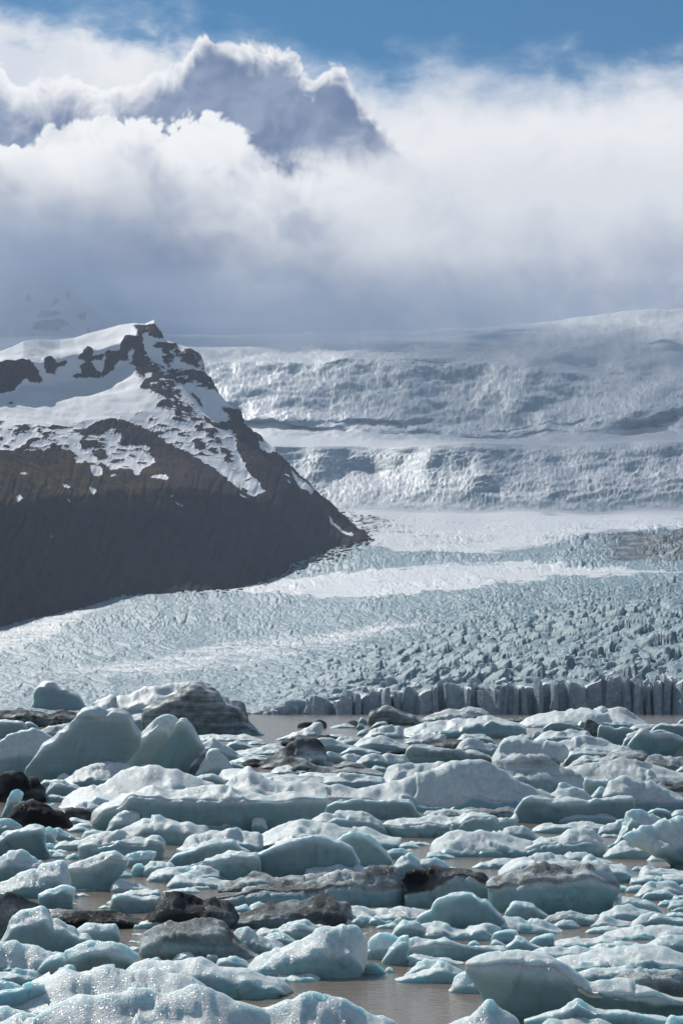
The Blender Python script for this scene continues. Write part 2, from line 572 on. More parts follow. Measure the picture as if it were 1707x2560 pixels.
    d1_, d2_, did, dx_, dy_ = worley(x0 / 26 + 1.5 * wl, y0 / 11.0 + 1.2 * wl, 91)
    coarse = sstep(0.0, 0.16, d2_ - d1_) * (0.2 + 0.9 * did) + 0.9 * dx_ * (did - 0.5) - 0.6 * dy_
    mod = np.clip(0.75 + 1.3 * fbm(x0 / 150, y0 / 45, 61.0, 3), 0.12, 1.6)
    mod2 = np.clip(0.5 + 1.5 * fbm(x0 / 110, y0 / 30, 71.0, 3), 0, 1)
    pat = steps * low_l * 7.0 * (0.5 + 0.5 * mod) + (small * 6.0 * (1 - mod2) + coarse * 9.0 * mod2) * (1 - 0.8 * low_l) * mod
    w_l = np.maximum(lower * (1 - right), sstep(2.6, 3.6, m) * sstep(8.1, 7.2, m))
    Z = Z + mpp * w_l * (pat - 2.0) * (1 - 0.72 * snow) * (1 + 0.9 * sstep(1330, 1480, x0) * (y0 > 1315) * (y0 < 1420)) * sstep(0.9, 1.5, m)
    # crevasse sets that follow the curve of the flow, from upper right to lower left
    yc = y0 + 0.26 * (x0 - 900) * sstep(700, 1300, x0) * sstep(1380, 1500, y0) + 14 * fbm(x0 / 220, y0 / 70, 62.0, 2)
    sets = ridged(x0 / 70 + 0.5 * wl, yc / 9.0 + 0.8 * wl, 63.0, 2)
    Z = Z + mpp * 4.5 * (sets - 0.6) * np.clip(0.4 + 1.6 * fbm(x0 / 160, yc / 40, 64.0, 2), 0, 1.2) * sstep(1.0, 1.6, m) * sstep(8.0, 7.0, m) * (1 - 0.7 * snow)
    crev = (1 - sstep(0.01, 0.13, e2 - e1)) * low_l * sstep(-.1, .2, fbm(x0 / 70, y0 / 24, 16.0, 2))
    Z = Z - crev * lower * (1 - right) * 2.5 * mpp * sstep(1.0, 1.3, m)
    lines = sstep(0.12, 0.3, fbm(x0 / 160, (y0 + 0.10 * x0) / 7.0 + 2.2 * wl, 81.0, 3)) * sstep(-.1, .25, fbm(x0 / 180, y0 / 40, 83.0, 2))
    dirt = np.maximum(dirt, 0.42 * lines * lower * (1 - 0.5 * right) * (1 - snow))
    dirt = np.maximum(dirt, 0.6 * crev * lower * (1 - right) * sstep(0.05, 0.3, fbm(x0 / 50, y0 / 20, 15.0, 2) + 0.1))
    # ice falls: seracs
    h1, h2, hid, hx, hy = worley(x0 / 11 + 0.7 * fbm(x0 / 22, y0 / 22, 4.0, 3), y0 / 9 + 0.7 * fbm(x0 / 22, y0 / 22, 24.0, 3), 21)
    ser = sstep(0.0, 0.3, h2 - h1) * (0.2 + 0.8 * hid) + 0.9 * hx * (hid - .5) + 0.5 * fbm(x0 / 6, y0 / 6, 25.0, 2)
    Z = Z + falls * (3.0 * (ser - 0.4) + 8 * fbm(x0 / 70, y0 / 26, 8.0, 5) + 2.0 * ridged(x0 / 30, y0 / 22, 9.0, 3))
    Z = Z + falls * (4.5 * ridged(x0 / 150 + 0.3 * fbm(x0 / 60, y0 / 40, 51.0, 3), y0 / 24 + 0.12 * x0 / 24, 50.0, 3))
    far = sstep(9.0, 10.0, m)
    Z = Z + far * (14 * fbm(x0 / 120, y0 / 30, 18.0, 5) + 5 * ridged(x0 / 40, y0 / 13, 19.0, 3) * (1 - 0.6 * snow))
    mid = sstep(4.4, 5.2, m) * sstep(8.1, 7.6, m)
    Z = Z + mid * (9 * fbm(X / 420, Yd / 300, 28.0, 3) + 0.5 * ridged(flow / 70, across / 26, 29.0, 3))
    Z = Z + lower * (3.2 * fbm(X / 130, Yd / 130, 38.0, 4) + 0.8 * fbm(X / 7, Yd / 7, 39.0, 2))
    # cliff at the water
    wob = 16 * fbm(x0 / 90, 0 * x0, 44.0, 3) - 7 * np.abs(fbm(x0 / 22, 0 * x0, 45.0, 2))
    Yd = Yd - front * wob * (0.3 + right) * (Yd < 1500)
    Z[:, 0] = -3.0
    # snow lies where the falls are not steep
    slope = np.gradient(Z, axis=1) / np.maximum(np.gradient(Yd, axis=1), 0.5)
    slope = smooth1(slope, 3, 1)
    ledge = sstep(0.62, 0.12, slope + 0.25 * fbm(x0 / 12, y0 / 8, 31.0, 4))
    snow = np.where(falls > 0.05, np.clip(0.36 + 0.75 * ledge + 0.25 * fbm(x0 / 25, y0 / 12, 33.0, 4), 0, 1), snow)
    clean = 1 - crev * 0
    me = grid_mesh('glacier', np.stack([X, Yd, Z], 2).reshape(-1, 3), nu, nv,
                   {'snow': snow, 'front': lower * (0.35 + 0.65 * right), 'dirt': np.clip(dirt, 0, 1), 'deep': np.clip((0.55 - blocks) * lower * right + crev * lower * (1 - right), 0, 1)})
    return me, (xs, S, X, Yd, Z)


mat_gl, t, b, _ = material('glacier_ice')
g = geo(t)
pos = g['Position']
sn, di, de = t.attr('snow'), t.attr('dirt'), t.attr('deep')
n1 = t.noise(pos, 0.02, 6, 0.6)
n2 = t.noise(pos, 0.35, 5, 0.65)
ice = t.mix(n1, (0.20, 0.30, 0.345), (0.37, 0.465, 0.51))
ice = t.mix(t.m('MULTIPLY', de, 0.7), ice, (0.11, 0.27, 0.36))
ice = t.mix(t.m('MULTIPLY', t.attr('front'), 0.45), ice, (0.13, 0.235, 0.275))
colr = t.mix(t.mr(t.m('ADD', sn, t.m('MULTIPLY', t.m('SUBTRACT', n2, 0.5), 0.8)), 0.25, 0.75), ice, (0.76, 0.78, 0.80))
dm = t.mr(t.m('ADD', di, t.m('MULTIPLY', t.m('SUBTRACT', n2, 0.5), 0.9)), 0.30, 0.75)
colr = t.mix(t.m('MULTIPLY', dm, 0.85), colr, (0.085, 0.085, 0.09))
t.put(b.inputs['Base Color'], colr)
b.inputs['Roughness'].default_value = 0.5
b.inputs['Specular IOR Level'].default_value = 0.12
hb = t.m('ADD', t.noise(pos, 0.12, 6, 0.62), t.m('MULTIPLY', t.noise(pos, 0.9, 3, 0.6), 0.15))
t.put(b.inputs['Normal'], bump(t, hb, 0.8, 3.0))
me, GL = build_glacier()
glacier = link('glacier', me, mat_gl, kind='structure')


def glacier_at(x, y):
    """world depth of the glacier surface seen at photo pixel x, y (before it was broken up)"""
    ys = np.array([np.interp(x, XS, c[1]) for c in GC])
    return float(np.interp(-y, -ys, [c[0] for c in GC]))
HAZE = 2.3e-5

# ------------------------------------------------------------------ mountain on the left
MX = np.array([-350, -150, 0, 100, 200, 300, 345, 390, 420, 470, 505, 550, 610, 660, 720, 790, 850, 920.])
def c5(p):   # points read off an enlarged part of the photo
    return [(x / 1.8233, 680 + y / 1.8233) for x, y in p]
def c7(p):
    return [(x / 1.7422, 1180 + y / 1.7422) for x, y in p]
RIDGE = c5([(-700, 480), (-300, 420), (-100, 385), (0, 362), (60, 340), (110, 315), (180, 307), (250, 310), (340, 300), (400, 280), (480, 260), (550, 240), (610, 232), (660, 236), (705, 217), (710, 240), (738, 265), (750, 306), (800, 328), (870, 345), (915, 372), (930, 420), (935, 460), (965, 500), (990, 555), (1030, 600), (1100, 642), (1110, 690), (1130, 735), (1200, 780), (1260, 822), (1330, 900), (1400, 960), (1500, 1040), (1560, 1100), (1600, 1130), (1640, 1170), (1700, 1200)])
MR = [  # extra depth from the row before, and the photo row at each MX
    (360, [1290, 1265, 1245, 1240, 1234, 1226, 1222, 1218, 1215, 1216, 1218, 1222, 1236, 1252, 1285, 1330, 1352, 1335]),
    (420, [1170, 1150, 1135, 1130, 1130, 1136, 1140, 1146, 1146, 1148, 1152, 1160, 1176, 1192, 1228, 1285, 1330, 1333]),
    (260, [1120, 1090, 1072, 1058, 1050, 1050, 1052, 1058, 1062, 1075, 1085, 1100, 1130, 1150, 1196, 1258, 1315, 1331]),
    (330, [1040, 1020, 1012, 1006, 1000, 962, 945, 940, 950, 980, 1010, 1045, 1095, 1125, 1174, 1235, 1303, 1329]),
    (130, [1010, 996, 980, 968, 952, 925, 895, 890, 905, 925, 945, 1005, 1075, 1115, 1170, 1228, 1300, 1328]),
    (20, [955, 930, 915, 908, 885, 860, 835, 838, 855, 885, 905, 990, 1065, 1112, 1167, 1224, 1297, 1327]),
]
ROCK = [c5(p) for p in (
    [(-60, 430), (60, 425), (140, 415), (165, 450), (198, 500), (180, 525), (150, 522), (110, 500), (95, 525), (60, 552), (-60, 580)],
    [(200, 402), (232, 384), (262, 410), (310, 412), (300, 432), (262, 438), (252, 466), (215, 462), (200, 436)],
    [(345, 402), (385, 355), (420, 350), (428, 385), (470, 380), (470, 402), (430, 402), (395, 420), (378, 402)],
    [(362, 442), (385, 420), (420, 420), (440, 455), (470, 465), (452, 490), (335, 492), (330, 478), (372, 466)],
    [(472, 372), (545, 366), (548, 400), (520, 452), (470, 485), (476, 430), (484, 400)],
    [(560, 300), (650, 300), (655, 350), (605, 365), (590, 352), (585, 420), (552, 410), (548, 368)],
    [(608, 250), (660, 245), (704, 236), (740, 268), (752, 306), (700, 305), (664, 296), (640, 302), (622, 270)],
    [(612, 345), (655, 335), (665, 372), (690, 395), (680, 420), (730, 445), (768, 472), (800, 510), (828, 545), (790, 552), (770, 590), (782, 622), (705, 628), (735, 580), (735, 555), (690, 560), (640, 530), (665, 500), (690, 470), (650, 470), (620, 440), (605, 410)],
    [(672, 335), (740, 325), (800, 330), (820, 372), (870, 345), (915, 372), (934, 420), (936, 455), (870, 436), (848, 420), (822, 410), (800, 372), (790, 410), (765, 432), (735, 400), (760, 385), (730, 352)],
    [(760, 440), (850, 445), (930, 470), (965, 500), (992, 558), (930, 540), (860, 515), (800, 500), (770, 470)],
    [(860, 545), (885, 560), (918, 590), (938, 632), (905, 610), (880, 575)],
    [(920, 645), (960, 672), (1000, 690), (1040, 690), (1080, 700), (1075, 690), (1015, 650), (1015, 638), (1100, 640), (1112, 652), (1108, 712), (1150, 745), (1200, 782), (1210, 800), (1180, 790), (1192, 822), (1260, 830), (1330, 905), (1370, 960), (1430, 1010), (1250, 1000), (1180, 940), (1130, 890), (1100, 840), (1080, 800), (1072, 742), (1010, 715), (960, 705), (935, 672)],
    [(50, 748), (75, 728), (150, 702), (270, 688), (290, 705), (285, 722), (240, 716), (210, 705), (130, 722), (80, 742)],
    [(330, 705), (400, 702), (430, 685), (525, 673), (560, 682), (620, 690), (690, 728), (720, 748), (800, 785), (860, 810), (950, 860), (1010, 905), (1060, 948), (1100, 1000), (1090, 1020), (600, 1010), (640, 930), (650, 900), (690, 868), (720, 842), (690, 820), (640, 790), (690, 800), (680, 785), (590, 770), (540, 780), (560, 740), (515, 710), (480, 722), (470, 735), (440, 730), (380, 752), (356, 745), (375, 722), (340, 725)],
    [(-60, 825), (60, 815), (250, 810), (330, 822), (360, 848), (290, 850), (260, 868), (180, 875), (150, 895), (60, 935), (-60, 940)],
    [(360, 780), (440, 765), (460, 775), (420, 800), (400, 810), (380, 800)], [(420, 815), (470, 812), (500, 850), (470, 865), (430, 840)],
    [(870, 765), (925, 770), (935, 790), (905, 798)], [(1000, 800), (1040, 798), (1036, 815), (1010, 815)], [(40, 605), (62, 592), (62, 612), (45, 615)],
)]
SNOWP = [c7(p) for p in (
    [(85, -6), (130, -2), (95, 14)], [(390, -20), (440, -20), (448, 22), (405, 18)], [(575, -20), (615, -15), (610, 22), (585, 24)],
    [(690, 15), (720, 8), (738, 35), (690, 35), (650, 30)], [(72, 92), (88, 82), (105, 100), (82, 116)],
    [(270, 48), (300, 48), (312, 62), (288, 66), (308, 92)], [(390, 58), (420, 72), (415, 92), (398, 90)], [(278, 100), (312, 120), (308, 126)],
    [(960, -20), (1080, -10), (1140, 28), (1130, 40), (1050, 42), (1000, 22)], [(1268, -6), (1300, 20), (1340, 52), (1368, 72), (1350, 92), (1310, 78), (1290, 45)],
    [(733, 92), (755, 92), (752, 106)], [(752, 114), (830, 156), (815, 156), (775, 138)], [(215, 262), (238, 264), (228, 278)],
    [(1008, 56), (1085, 100), (1060, 92)], [(1430, 180), (1460, 225), (1500, 252), (1540, 275), (1530, 288), (1480, 262), (1440, 226)],
    [(1238, 8), (1262, 10), (1260, 24)], [(1250, 36), (1266, 46), (1260, 58)], [(480, 20), (520, 28), (480, 30)], [(780, 76), (830, 108), (820, 110)], [(200, 54), (225, 58), (205, 64)], [(320, 58), (342, 60), (330, 66)],
)]


def build_mountain():
    nu, nv = 560, 430
    xs = np.linspace(-340, 918, nu)
    bx = np.interp(xs, [p[0] for p in BASE], [p[1] for p in BASE]) + 5 * fbm(xs / 26, 0 * xs, 1.0, 5)
    rx = np.interp(xs, [p[0] for p in RIDGE], [p[1] for p in RIDGE])
    db = smooth1(np.array([glacier_at(x, y) for x, y in zip(xs, bx)]), 181)
    rows, dep = [bx + 16, bx], [db - 60, db]
    wide = np.interp(xs, [-350, 150, 600, 920], [1.12, 1.0, 0.66, 0.12])
    for dd, r in MR:
        q = smooth1(np.interp(xs, MX, r), 21)
        rows.append(np.minimum(np.maximum(q, rx + 1), rows[-1] - 1))
        dep.append(dep[-1] + dd * wide)
    rows.append(np.minimum(rx, rows[-1] - 0.5))
    dep.append(dep[-1] + 210 * wide)
    rows.append(rows[-1] + 25)                       # over the top and down behind
    dep.append(dep[-1] + 330)
    K = len(rows)
    rows, dep = np.stack(rows, 1), np.stack(dep, 1)
    per = [3, 96, 60, 44, 60, 36, 50, 60, 20]
    per = [p * 1.0 for p in per]
    S = np.concatenate([np.linspace(k, k + 1, int(n), endpoint=False) for k, n in enumerate(per)] + [[K - 1]])
    nv = len(S)
    ks = np.arange(K)
    y0 = np.stack([np.interp(S, ks, r) for r in rows])
    Y = np.stack([np.interp(S, ks, r) for r in dep])
    # round off the creases between rows but keep the skyline
    keep = sstep(K - 2.6, K - 2.1, S)[None, :]
    Y = Y * keep + smooth1(Y, 25, 1) * (1 - keep)
    x0 = np.repeat(xs[:, None], nv, 1)
    m = np.repeat(S[None, :], nu, 0)
    a, e = ray(x0, y0)
    # snow and rock
    wx = x0 + 8 * fbm(x0 / 24, y0 / 15, 1.5, 5) + 4 * fbm(x0 / 6, y0 / 5, 1.9, 2)
    wy = y0 + 7 * fbm(x0 / 24, y0 / 15, 6.5, 5) + 4 * fbm(x0 / 6, y0 / 5, 6.9, 2)
    rock = np.zeros(x0.shape, bool)
    for p in ROCK:
        rock |= inpoly(wx, wy, p)
    snowline = np.interp(x0, [-350, 0, 140, 190, 260, 330, 420, 520, 600, 640, 690, 730, 900], [1125, 1125, 1122, 1150, 1172, 1178, 1185, 1190, 1215, 1235, 1200, 1130, 1100]) + 22 * fbm(x0 / 30, y0 / 22, 3.0, 4)
    rock |= wy > snowline
    for p in SNOWP:
        rock &= ~inpoly(x0 + 3 * fbm(x0 / 9, y0 / 7, 2.5, 3), y0 + 2.5 * fbm(x0 / 9, y0 / 7, 8.5, 3), p)
    # stones poking through the snow in slanting rows on the spur, snow caught on the ledges
    slant = ridged((x0 + 0.7 * y0) / 26, (y0 - 0.55 * x0) / 9, 5.0, 3)
    spur = sstep(90, 0, np.abs(x0 - (360 + 0.75 * (y0 - 900)))) * sstep(860, 930, y0) * sstep(1120, 1020, y0)
    rock |= (slant + 0.9 * spur > 1.95) & (spur > 0.05)
    low = sstep(1030, 1075, y0) * sstep(1195, 1120, y0) * (x0 < 640)
    rock |= (fbm((x0 + 0.5 * y0) / 34, y0 / 9, 11.0, 4) + 0.26 * low > 0.37) & (low > 0.02)
    ledge = fbm(x0 / 30, y0 / 5.0 + x0 / 40, 14.0, 3)
    crag = (x0 > 360) & (x0 < 560) & (y0 < 1010)
    rock &= ~(crag & (ledge > 0.16))
    r = rock.astype(float)
    sm = smooth1(smooth1(r, 11, 0), 11, 1)
    r = 0.3 * r + 0.7 * sm
    r = np.clip(r + 1.5 * sm * (1 - sm) * fbm((x0 + 0.6 * y0) / 7, (y0 - 0.4 * x0) / 22, 41.0, 3), -.3, 1.3)
    # relief
    X = a * Y
    Z = CAM_H + e * Y
    inner = sstep(0.9, 1.5, m) * sstep(K - 2.0, K - 2.5, m)
    cliff = sstep(5.0, 5.6, m) * sstep(K - 1.9, K - 2.2, m)
    rel = 18 * fbm(X / 330, Y / 330, 2.0, 4) * inner
    rel = rel - 2.2 * np.abs(fbm(x0 / 16 + 0.4 * fbm(x0 / 60, y0 / 60, 1.0, 2), y0 / 120, 3.0, 3)) * sstep(0.9, 1.3, m) * sstep(4, 2.4, m)   # runnels of the lower scree
    gx_ = x0 + 0.35 * (y0 - 1250) + 14 * fbm(x0 / 60, y0 / 90, 21.0, 3)
    gul = np.abs(fbm(gx_ / 34, y0 / 260, 22.0, 4))
    scree = sstep(1130, 1230, y0)
    rel = rel - 3.5 * sstep(0.3, 0.0, gul) * scree * sstep(0.6, 1.2, m)
    rel = rel + r * inner * (3.5 * ridged(x0 / 22, y0 / 20, 4.0, 4) - 3) * sstep(1190, 1110, y0)
    rel = rel + r * cliff * inner * 4.5 * ridged(x0 / 20, y0 / 9, 6.0, 3)
    rel = rel + (1 - r) * 3 * fbm(x0 / 50, y0 / 30, 9.0, 3) * inner
    Z = Z + rel
    Z = Z + (m > K - 2.3) * (m < K - 1.2) * 3.0 * fbm(x0 / 7, 0 * y0, 10.0, 2) * r
    moss = sstep(1120, 1150, y0) * sstep(1262, 1215, y0 - 0.06 * x0) * sstep(560, 330, x0) * (0.35 + 1.2 * np.clip(fbm(x0 / 60, y0 / 16, 8.0, 4) + 0.25, 0, 1))
    strat = fbm(x0 / 200, y0 / 6.0, 13.0, 3) * (1 - scree) + scree * (1.5 * fbm(gx_ / 15, y0 / 150, 23.0, 4) + 0.5 * fbm(gx_ / 70, y0 / 60, 24.0, 3))
    me = grid_mesh('mountain', np.stack([X, Y, Z], 2).reshape(-1, 3), nu, nv, {'rock': r, 'moss': np.clip(moss, 0, 1), 'strat': strat})
    return me


def mountain_material(name, snow0, snow1):
    m, t, b, _ = material(name)
    pos = geo(t)['Position']
    rk, ms, stt = t.attr('rock'), t.attr('moss'), t.attr('strat')
    n1 = t.noise(pos, 0.03, 6, 0.65)
    n2 = t.noise(pos, 0.006, 4, 0.6)
    rockc = t.mix(n1, (0.044, 0.038, 0.046), (0.10, 0.086, 0.095))
    rockc = t.mix(t.m('MULTIPLY', t.mr(stt, -0.2, 0.7), 0.5), rockc, (0.085, 0.074, 0.080))
    rockc = t.mix(t.attr('dust'), rockc, (0.33, 0.35, 0.38))
    rockc = t.mix(t.m('MULTIPLY', ms, t.mr(n1, 0.3, 0.65)), rockc, (0.13, 0.108, 0.058))
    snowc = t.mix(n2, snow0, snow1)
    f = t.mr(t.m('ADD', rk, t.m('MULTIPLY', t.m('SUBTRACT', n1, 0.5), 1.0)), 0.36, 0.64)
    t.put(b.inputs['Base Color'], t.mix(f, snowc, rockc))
    b.inputs['Roughness'].default_value = 0.75
    t.put(b.inputs['Specular IOR Level'], t.m('MULTIPLY', t.m('SUBTRACT', 1.0, f), 0.2))
    t.put(b.inputs['Normal'], bump(t, t.m('MULTIPLY', t.noise(pos, 0.06, 6, 0.65), t.m('ADD', 0.12, rk)), 0.9, 8.0))
    return m


mat_mt = mountain_material('mountain_rock_and_snow', (0.72, 0.74, 0.77), (0.80, 0.81, 0.82))
link('mountain', build_mountain(), mat_mt, kind='structure')

# ------------------------------------------------------------------ far mountain, half lost in the cloud behind the left ridge
FRIDGE = [(-400, 640), (-200, 650), (0, 680), (60, 700), (110, 705), (165, 716), (200, 745), (260, 790), (330, 815), (420, 835), (520, 850)]
FROCK = [c5(p) for p in (
    [(152, 250), (165, 228), (200, 220), (285, 218), (318, 238), (285, 242), (245, 258), (200, 266), (165, 264)],
    [(175, 200), (190, 182), (262, 180), (280, 198), (225, 206), (180, 212)],
    [(236, 152), (248, 120), (272, 118), (262, 140), (244, 152)], [(300, 100), (310, 86), (322, 110), (318, 128)], [(118, 100), (140, 98), (146, 135), (122, 130)],
    [(62, 70), (72, 62), (70, 90)], [(80, 85), (88, 62), (96, 92)], [(350, 200), (390, 180), (396, 215), (370, 218)], [(398, 260), (405, 246), (414, 275), (400, 276)], [(450, 255), (472, 248), (478, 258)])]


def build_far_mountain():
    nu, nv = 220, 120
    xs = np.linspace(-390, 515, nu)
    S = np.linspace(0, 1, nv)
    rx = smooth1(np.interp(xs, [p[0] for p in FRIDGE], [p[1] for p in FRIDGE]), 9) + 4 * fbm(xs / 30, 0 * xs, 3.0, 4)
    x0 = np.repeat(xs[:, None], nv, 1)
    y0 = 900 + (rx[:, None] - 900) * S[None, :]
    Y = 8300 + 1500 * S[None, :] + 0 * x0
    a, e = ray(x0, y0)
    rock = np.zeros(x0.shape, bool)
    for p in FROCK:
        rock |= inpoly(x0 + 4 * fbm(x0 / 9, y0 / 6, 1.0, 3), y0 + 3 * fbm(x0 / 9, y0 / 6, 5.0, 3), p)
    r = rock.astype(float)
    Z = CAM_H + e * Y + (30 * fbm(x0 / 60, y0 / 40, 2.0, 4)) * (1 - S[None, :] ** 4)
    return grid_mesh('far_mountain', np.stack([a * Y, Y, Z], 2).reshape(-1, 3), nu, nv, {'rock': r, 'dust': 0 * r + 0.1, 'moss': 0 * r, 'strat': 0 * r})


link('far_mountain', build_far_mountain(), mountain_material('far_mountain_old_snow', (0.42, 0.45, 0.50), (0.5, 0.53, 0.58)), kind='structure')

# ------------------------------------------------------------------ cliff of the glacier: columns of ice standing in the water, and the seracs behind
GXS, GS, GX, GY, GZ = GL


def block_mesh(seed, peak, nu=9, nv=9):
    """upright block of ice, unit footprint and unit height, its top broken to a slant or a fin"""
    th = np.linspace(0, 2 * np.pi, 17)[:-1]
    n, m = len(th), 9
    h = np.linspace(0, 1, m - 2)
    cs, sn_ = np.cos(th), np.sin(th)
    p = 0.42
    bx = np.sign(cs) * np.abs(cs) ** p * 0.5
    by = np.sign(sn_) * np.abs(sn_) ** p * 0.5
    r_ = np.random.default_rng(seed)
    sl = r_.uniform(-.5, .5, 2)
    rings = []
    for k, z in enumerate(list(h) + [1.02, 1.03]):
        sc = [1 - 0.10 * z, 0.62, 0.06][0 if k < len(h) else (1 if k == len(h) else 2)]
        sc *= 1 - peak * max(0, z - 0.45)
        x, y = bx * sc, by * sc
        q = fbm(x * 2.2 + seed * 3.1, y * 2.2, z * 1.1 + seed, 3) * 0.22
        x, y = x * (1 + q) + 0.18 * z * sl[0], y * (1 + q) + 0.12 * z * sl[1]
        top = max(0, (z - 0.35) / 0.65)
        zz = z + top * (0.42 * sl[0] * x * 2 - 0.35 * sl[1] * y * 2 + 0.16 * fbm(x * 3, y * 3, seed * 2.0, 2)) + top * peak * 0.25 * (1 - np.abs(x * 2))
        rings.append(np.stack([x, y, zz], 1))
    V = np.stack(rings, 1).reshape(-1, 3)
    V[:, 2] -= 0.02
    s = np.repeat(np.array([0.34] * (len(h) - 1) + [0.45, 0.65, 0.65])[None, :], n, 0)
    return grid_mesh('ice_block', V, n, len(rings), {'snow': s, 'dirt': np.full(s.shape, 0.05) + 0.05 * (s < 0.3), 'deep': 0 * s}, smooth=False, closed_u=True)


def surf(x, S0):
    i = int(np.clip(np.searchsorted(GXS, x), 0, len(GXS) - 1))
    j = int(np.clip(np.searchsorted(GS, S0), 0, len(GS) - 1))
    return GX[i, j], GY[i, j], GZ[i, j]


cols = [block_mesh(k, 0.12 + 0.2 * (k % 2)) for k in range(12)]
sers = [block_mesh(40 + k, 0.55 + 0.25 * (k % 3)) for k in range(12)]
for me in cols + sers:
    me.materials.append(mat_gl)
rd = random.Random(5)
n = 0
x = 640.0
while x < 1790:
    wide = rd.choice((10, 14, 18, 26, 36, 50)) * rd.uniform(.85, 1.15)
    topy = np.interp(x, [640, 700, 800, 900, 1050, 1200, 1330, 1450, 1600, 1790], [1776, 1766, 1750, 1740, 1726, 1720, 1716, 1708, 1702, 1704]) + 7 * math.sin(x / 31.0) + 5 * math.sin(x / 12.7) + rd.uniform(-7, 5)
    Yc = 1092 + rd.uniform(-11, 11) + 7 * math.sin(x / 75.0)
    a_, e_ = ray(x + wide / 2, topy)
    hgt = CAM_H + float(e_) * Yc
    o = link('ice_column', cols[rd.randrange(12)], None, glacier, (float(a_) * Yc, Yc + 6, -0.6))
    o.scale = (wide / F * Yc * 1.15, rd.uniform(12, 18), max(2.0, hgt + 0.6))
    o.rotation_euler = (rd.uniform(-.14, .05), rd.uniform(-.12, .12), rd.uniform(-.4, .4))
    x += wide * rd.uniform(0.45, 0.85)
    n += 1
GE = (GZ - CAM_H) / GY
GROW = CY - F * (GE * math.cos(PITCH) - math.sin(PITCH)) / (math.cos(PITCH) + GE * math.sin(PITCH))
row, n = 0, 0
while row < 7 and n < 296:
    x = 800 + row * 22 + rd.uniform(0, 20)
    while x < 1790 and n < 296:
        big_ = rd.uniform(16, 36) * (1 - 0.03 * row)
        i = int(np.clip(np.searchsorted(GXS, x), 0, len(GXS) - 1))
        want = np.interp(x, [640, 900, 1050, 1200, 1330, 1450, 1600, 1790], [1776, 1736, 1722, 1716, 1712, 1704, 1698, 1700]) - 4 - row * np.interp(x, [800, 1200, 1700], [4, 8, 11]) + rd.uniform(-4, 4)
        j = 12 + int(np.argmin(np.abs(GROW[i, 12:300] - want)))
        X_, Y_, Z_ = GX[i, j], GY[i, j], GZ[i, j]
        w_ = big_ / F * Y_
        o = link('serac', sers[rd.randrange(12)], None, glacier, (X_, Y_ + 4, Z_ - 0.42 * w_ - 1.5))
        o.scale = (w_ * rd.uniform(.9, 1.4), w_ * rd.uniform(1.0, 2.0), w_ * rd.uniform(.45, .95) + 1.2)
        o.rotation_euler = (rd.uniform(-.15, .3), rd.uniform(-.3, .3), -0.35 + rd.uniform(-.6, .6))
        n += 1
        x += big_ * rd.uniform(0.85, 1.35)
    row += 1

# ------------------------------------------------------------------ rubble of the moraine where the mountain's foot runs out onto the ice
mat_rub, t, b, _ = material('moraine_rubble')
t.put(b.inputs['Base Color'], t.mix(t.noise(geo(t)['Position'], 0.15, 4, 0.6), (0.03, 0.028, 0.03), (0.085, 0.078, 0.08)))
b.inputs['Roughness'].default_value = 0.9
b.inputs['Specular IOR Level'].default_value = 0.05
bmv, bmf = [], []
rubp = np.array([(790, 1262), (880, 1278), (930, 1290), (985, 1302), (975, 1322), (930, 1338), (870, 1368), (800, 1400)], float)
k_ = 0
while k_ < 620:
    if rd.random() < 0.62:
        x, y = rd.uniform(800, 985), rd.uniform(1262, 1400)
        if not inpoly(np.array([x]), np.array([y]), [tuple(p) for p in rubp])[0] or rd.random() < (x - 830) / 190:
            continue
    else:
        x = rd.uniform(420, 930)
        y = float(np.interp(x, [p[0] for p in BASE], [p[1] for p in BASE])) + abs(rd.gauss(0, 1)) * np.interp(x, [420, 640, 900], [3, 7, 14]) - 2
    i = int(np.clip(np.searchsorted(GXS, x), 0, len(GXS) - 1))
    j = 100 + int(np.argmin(np.abs(GROW[i, 100:430] - y)))
    c_ = np.array([GX[i, j], GY[i, j], GZ[i, j]])
    sz = rd.uniform(1.2, 5.0) * rd.uniform(.5, 1.3) / F * c_[1]
    n0 = len(bmv)
    for lat, cnt in ((-0.6, 5), (0.15, 6), (0.75, 4)):
        for q_ in range(cnt):
            an = 6.283 * (q_ + 0.5 * (cnt % 2)) / cnt + rd.uniform(-.3, .3)
            rr_ = math.cos(lat) * rd.uniform(.7, 1.25)
            bmv.append(c_ + sz * np.array([math.cos(an) * rr_ * 1.3, math.sin(an) * rr_, math.sin(lat) * rd.uniform(.6, 1.1)]))
    for q_ in range(6):
        bmf.append((n0 + q_ % 5, n0 + (q_ + 1) % 5, n0 + 5 + q_))
        bmf.append((n0 + 5 + q_, n0 + (q_ + 1) % 5, n0 + 5 + (q_ + 1) % 6))
        bmf.append((n0 + 5 + q_, n0 + 5 + (q_ + 1) % 6, n0 + 11 + q_ * 4 // 6))
    bmf += [(n0 + 11, n0 + 12, n0 + 13), (n0 + 11, n0 + 13, n0 + 14)]
    k_ += 1
me = bpy.data.meshes.new('moraine_rubble')
me.from_pydata([tuple(v) for v in bmv], [], bmf)
link('moraine_rubble', me, mat_rub, kind='stuff')

# ------------------------------------------------------------------ the clouds overhead whose shadow lies on the ice falls
def vapour(density):
    cl = bpy.data.materials.new('cloud_vapour')
    cl.use_nodes = True
    t = NT(cl.node_tree)
    t.n.clear()
    out = t.n.new('ShaderNodeOutputMaterial')
    pv = t.n.new('ShaderNodeVolumePrincipled')
    pv.inputs['Color'].default_value = (0.98, 0.98, 0.98, 1)
    pv.inputs['Density'].default_value = density
    t.l.new(pv.outputs[0], out.inputs['Volume'])
    return cl


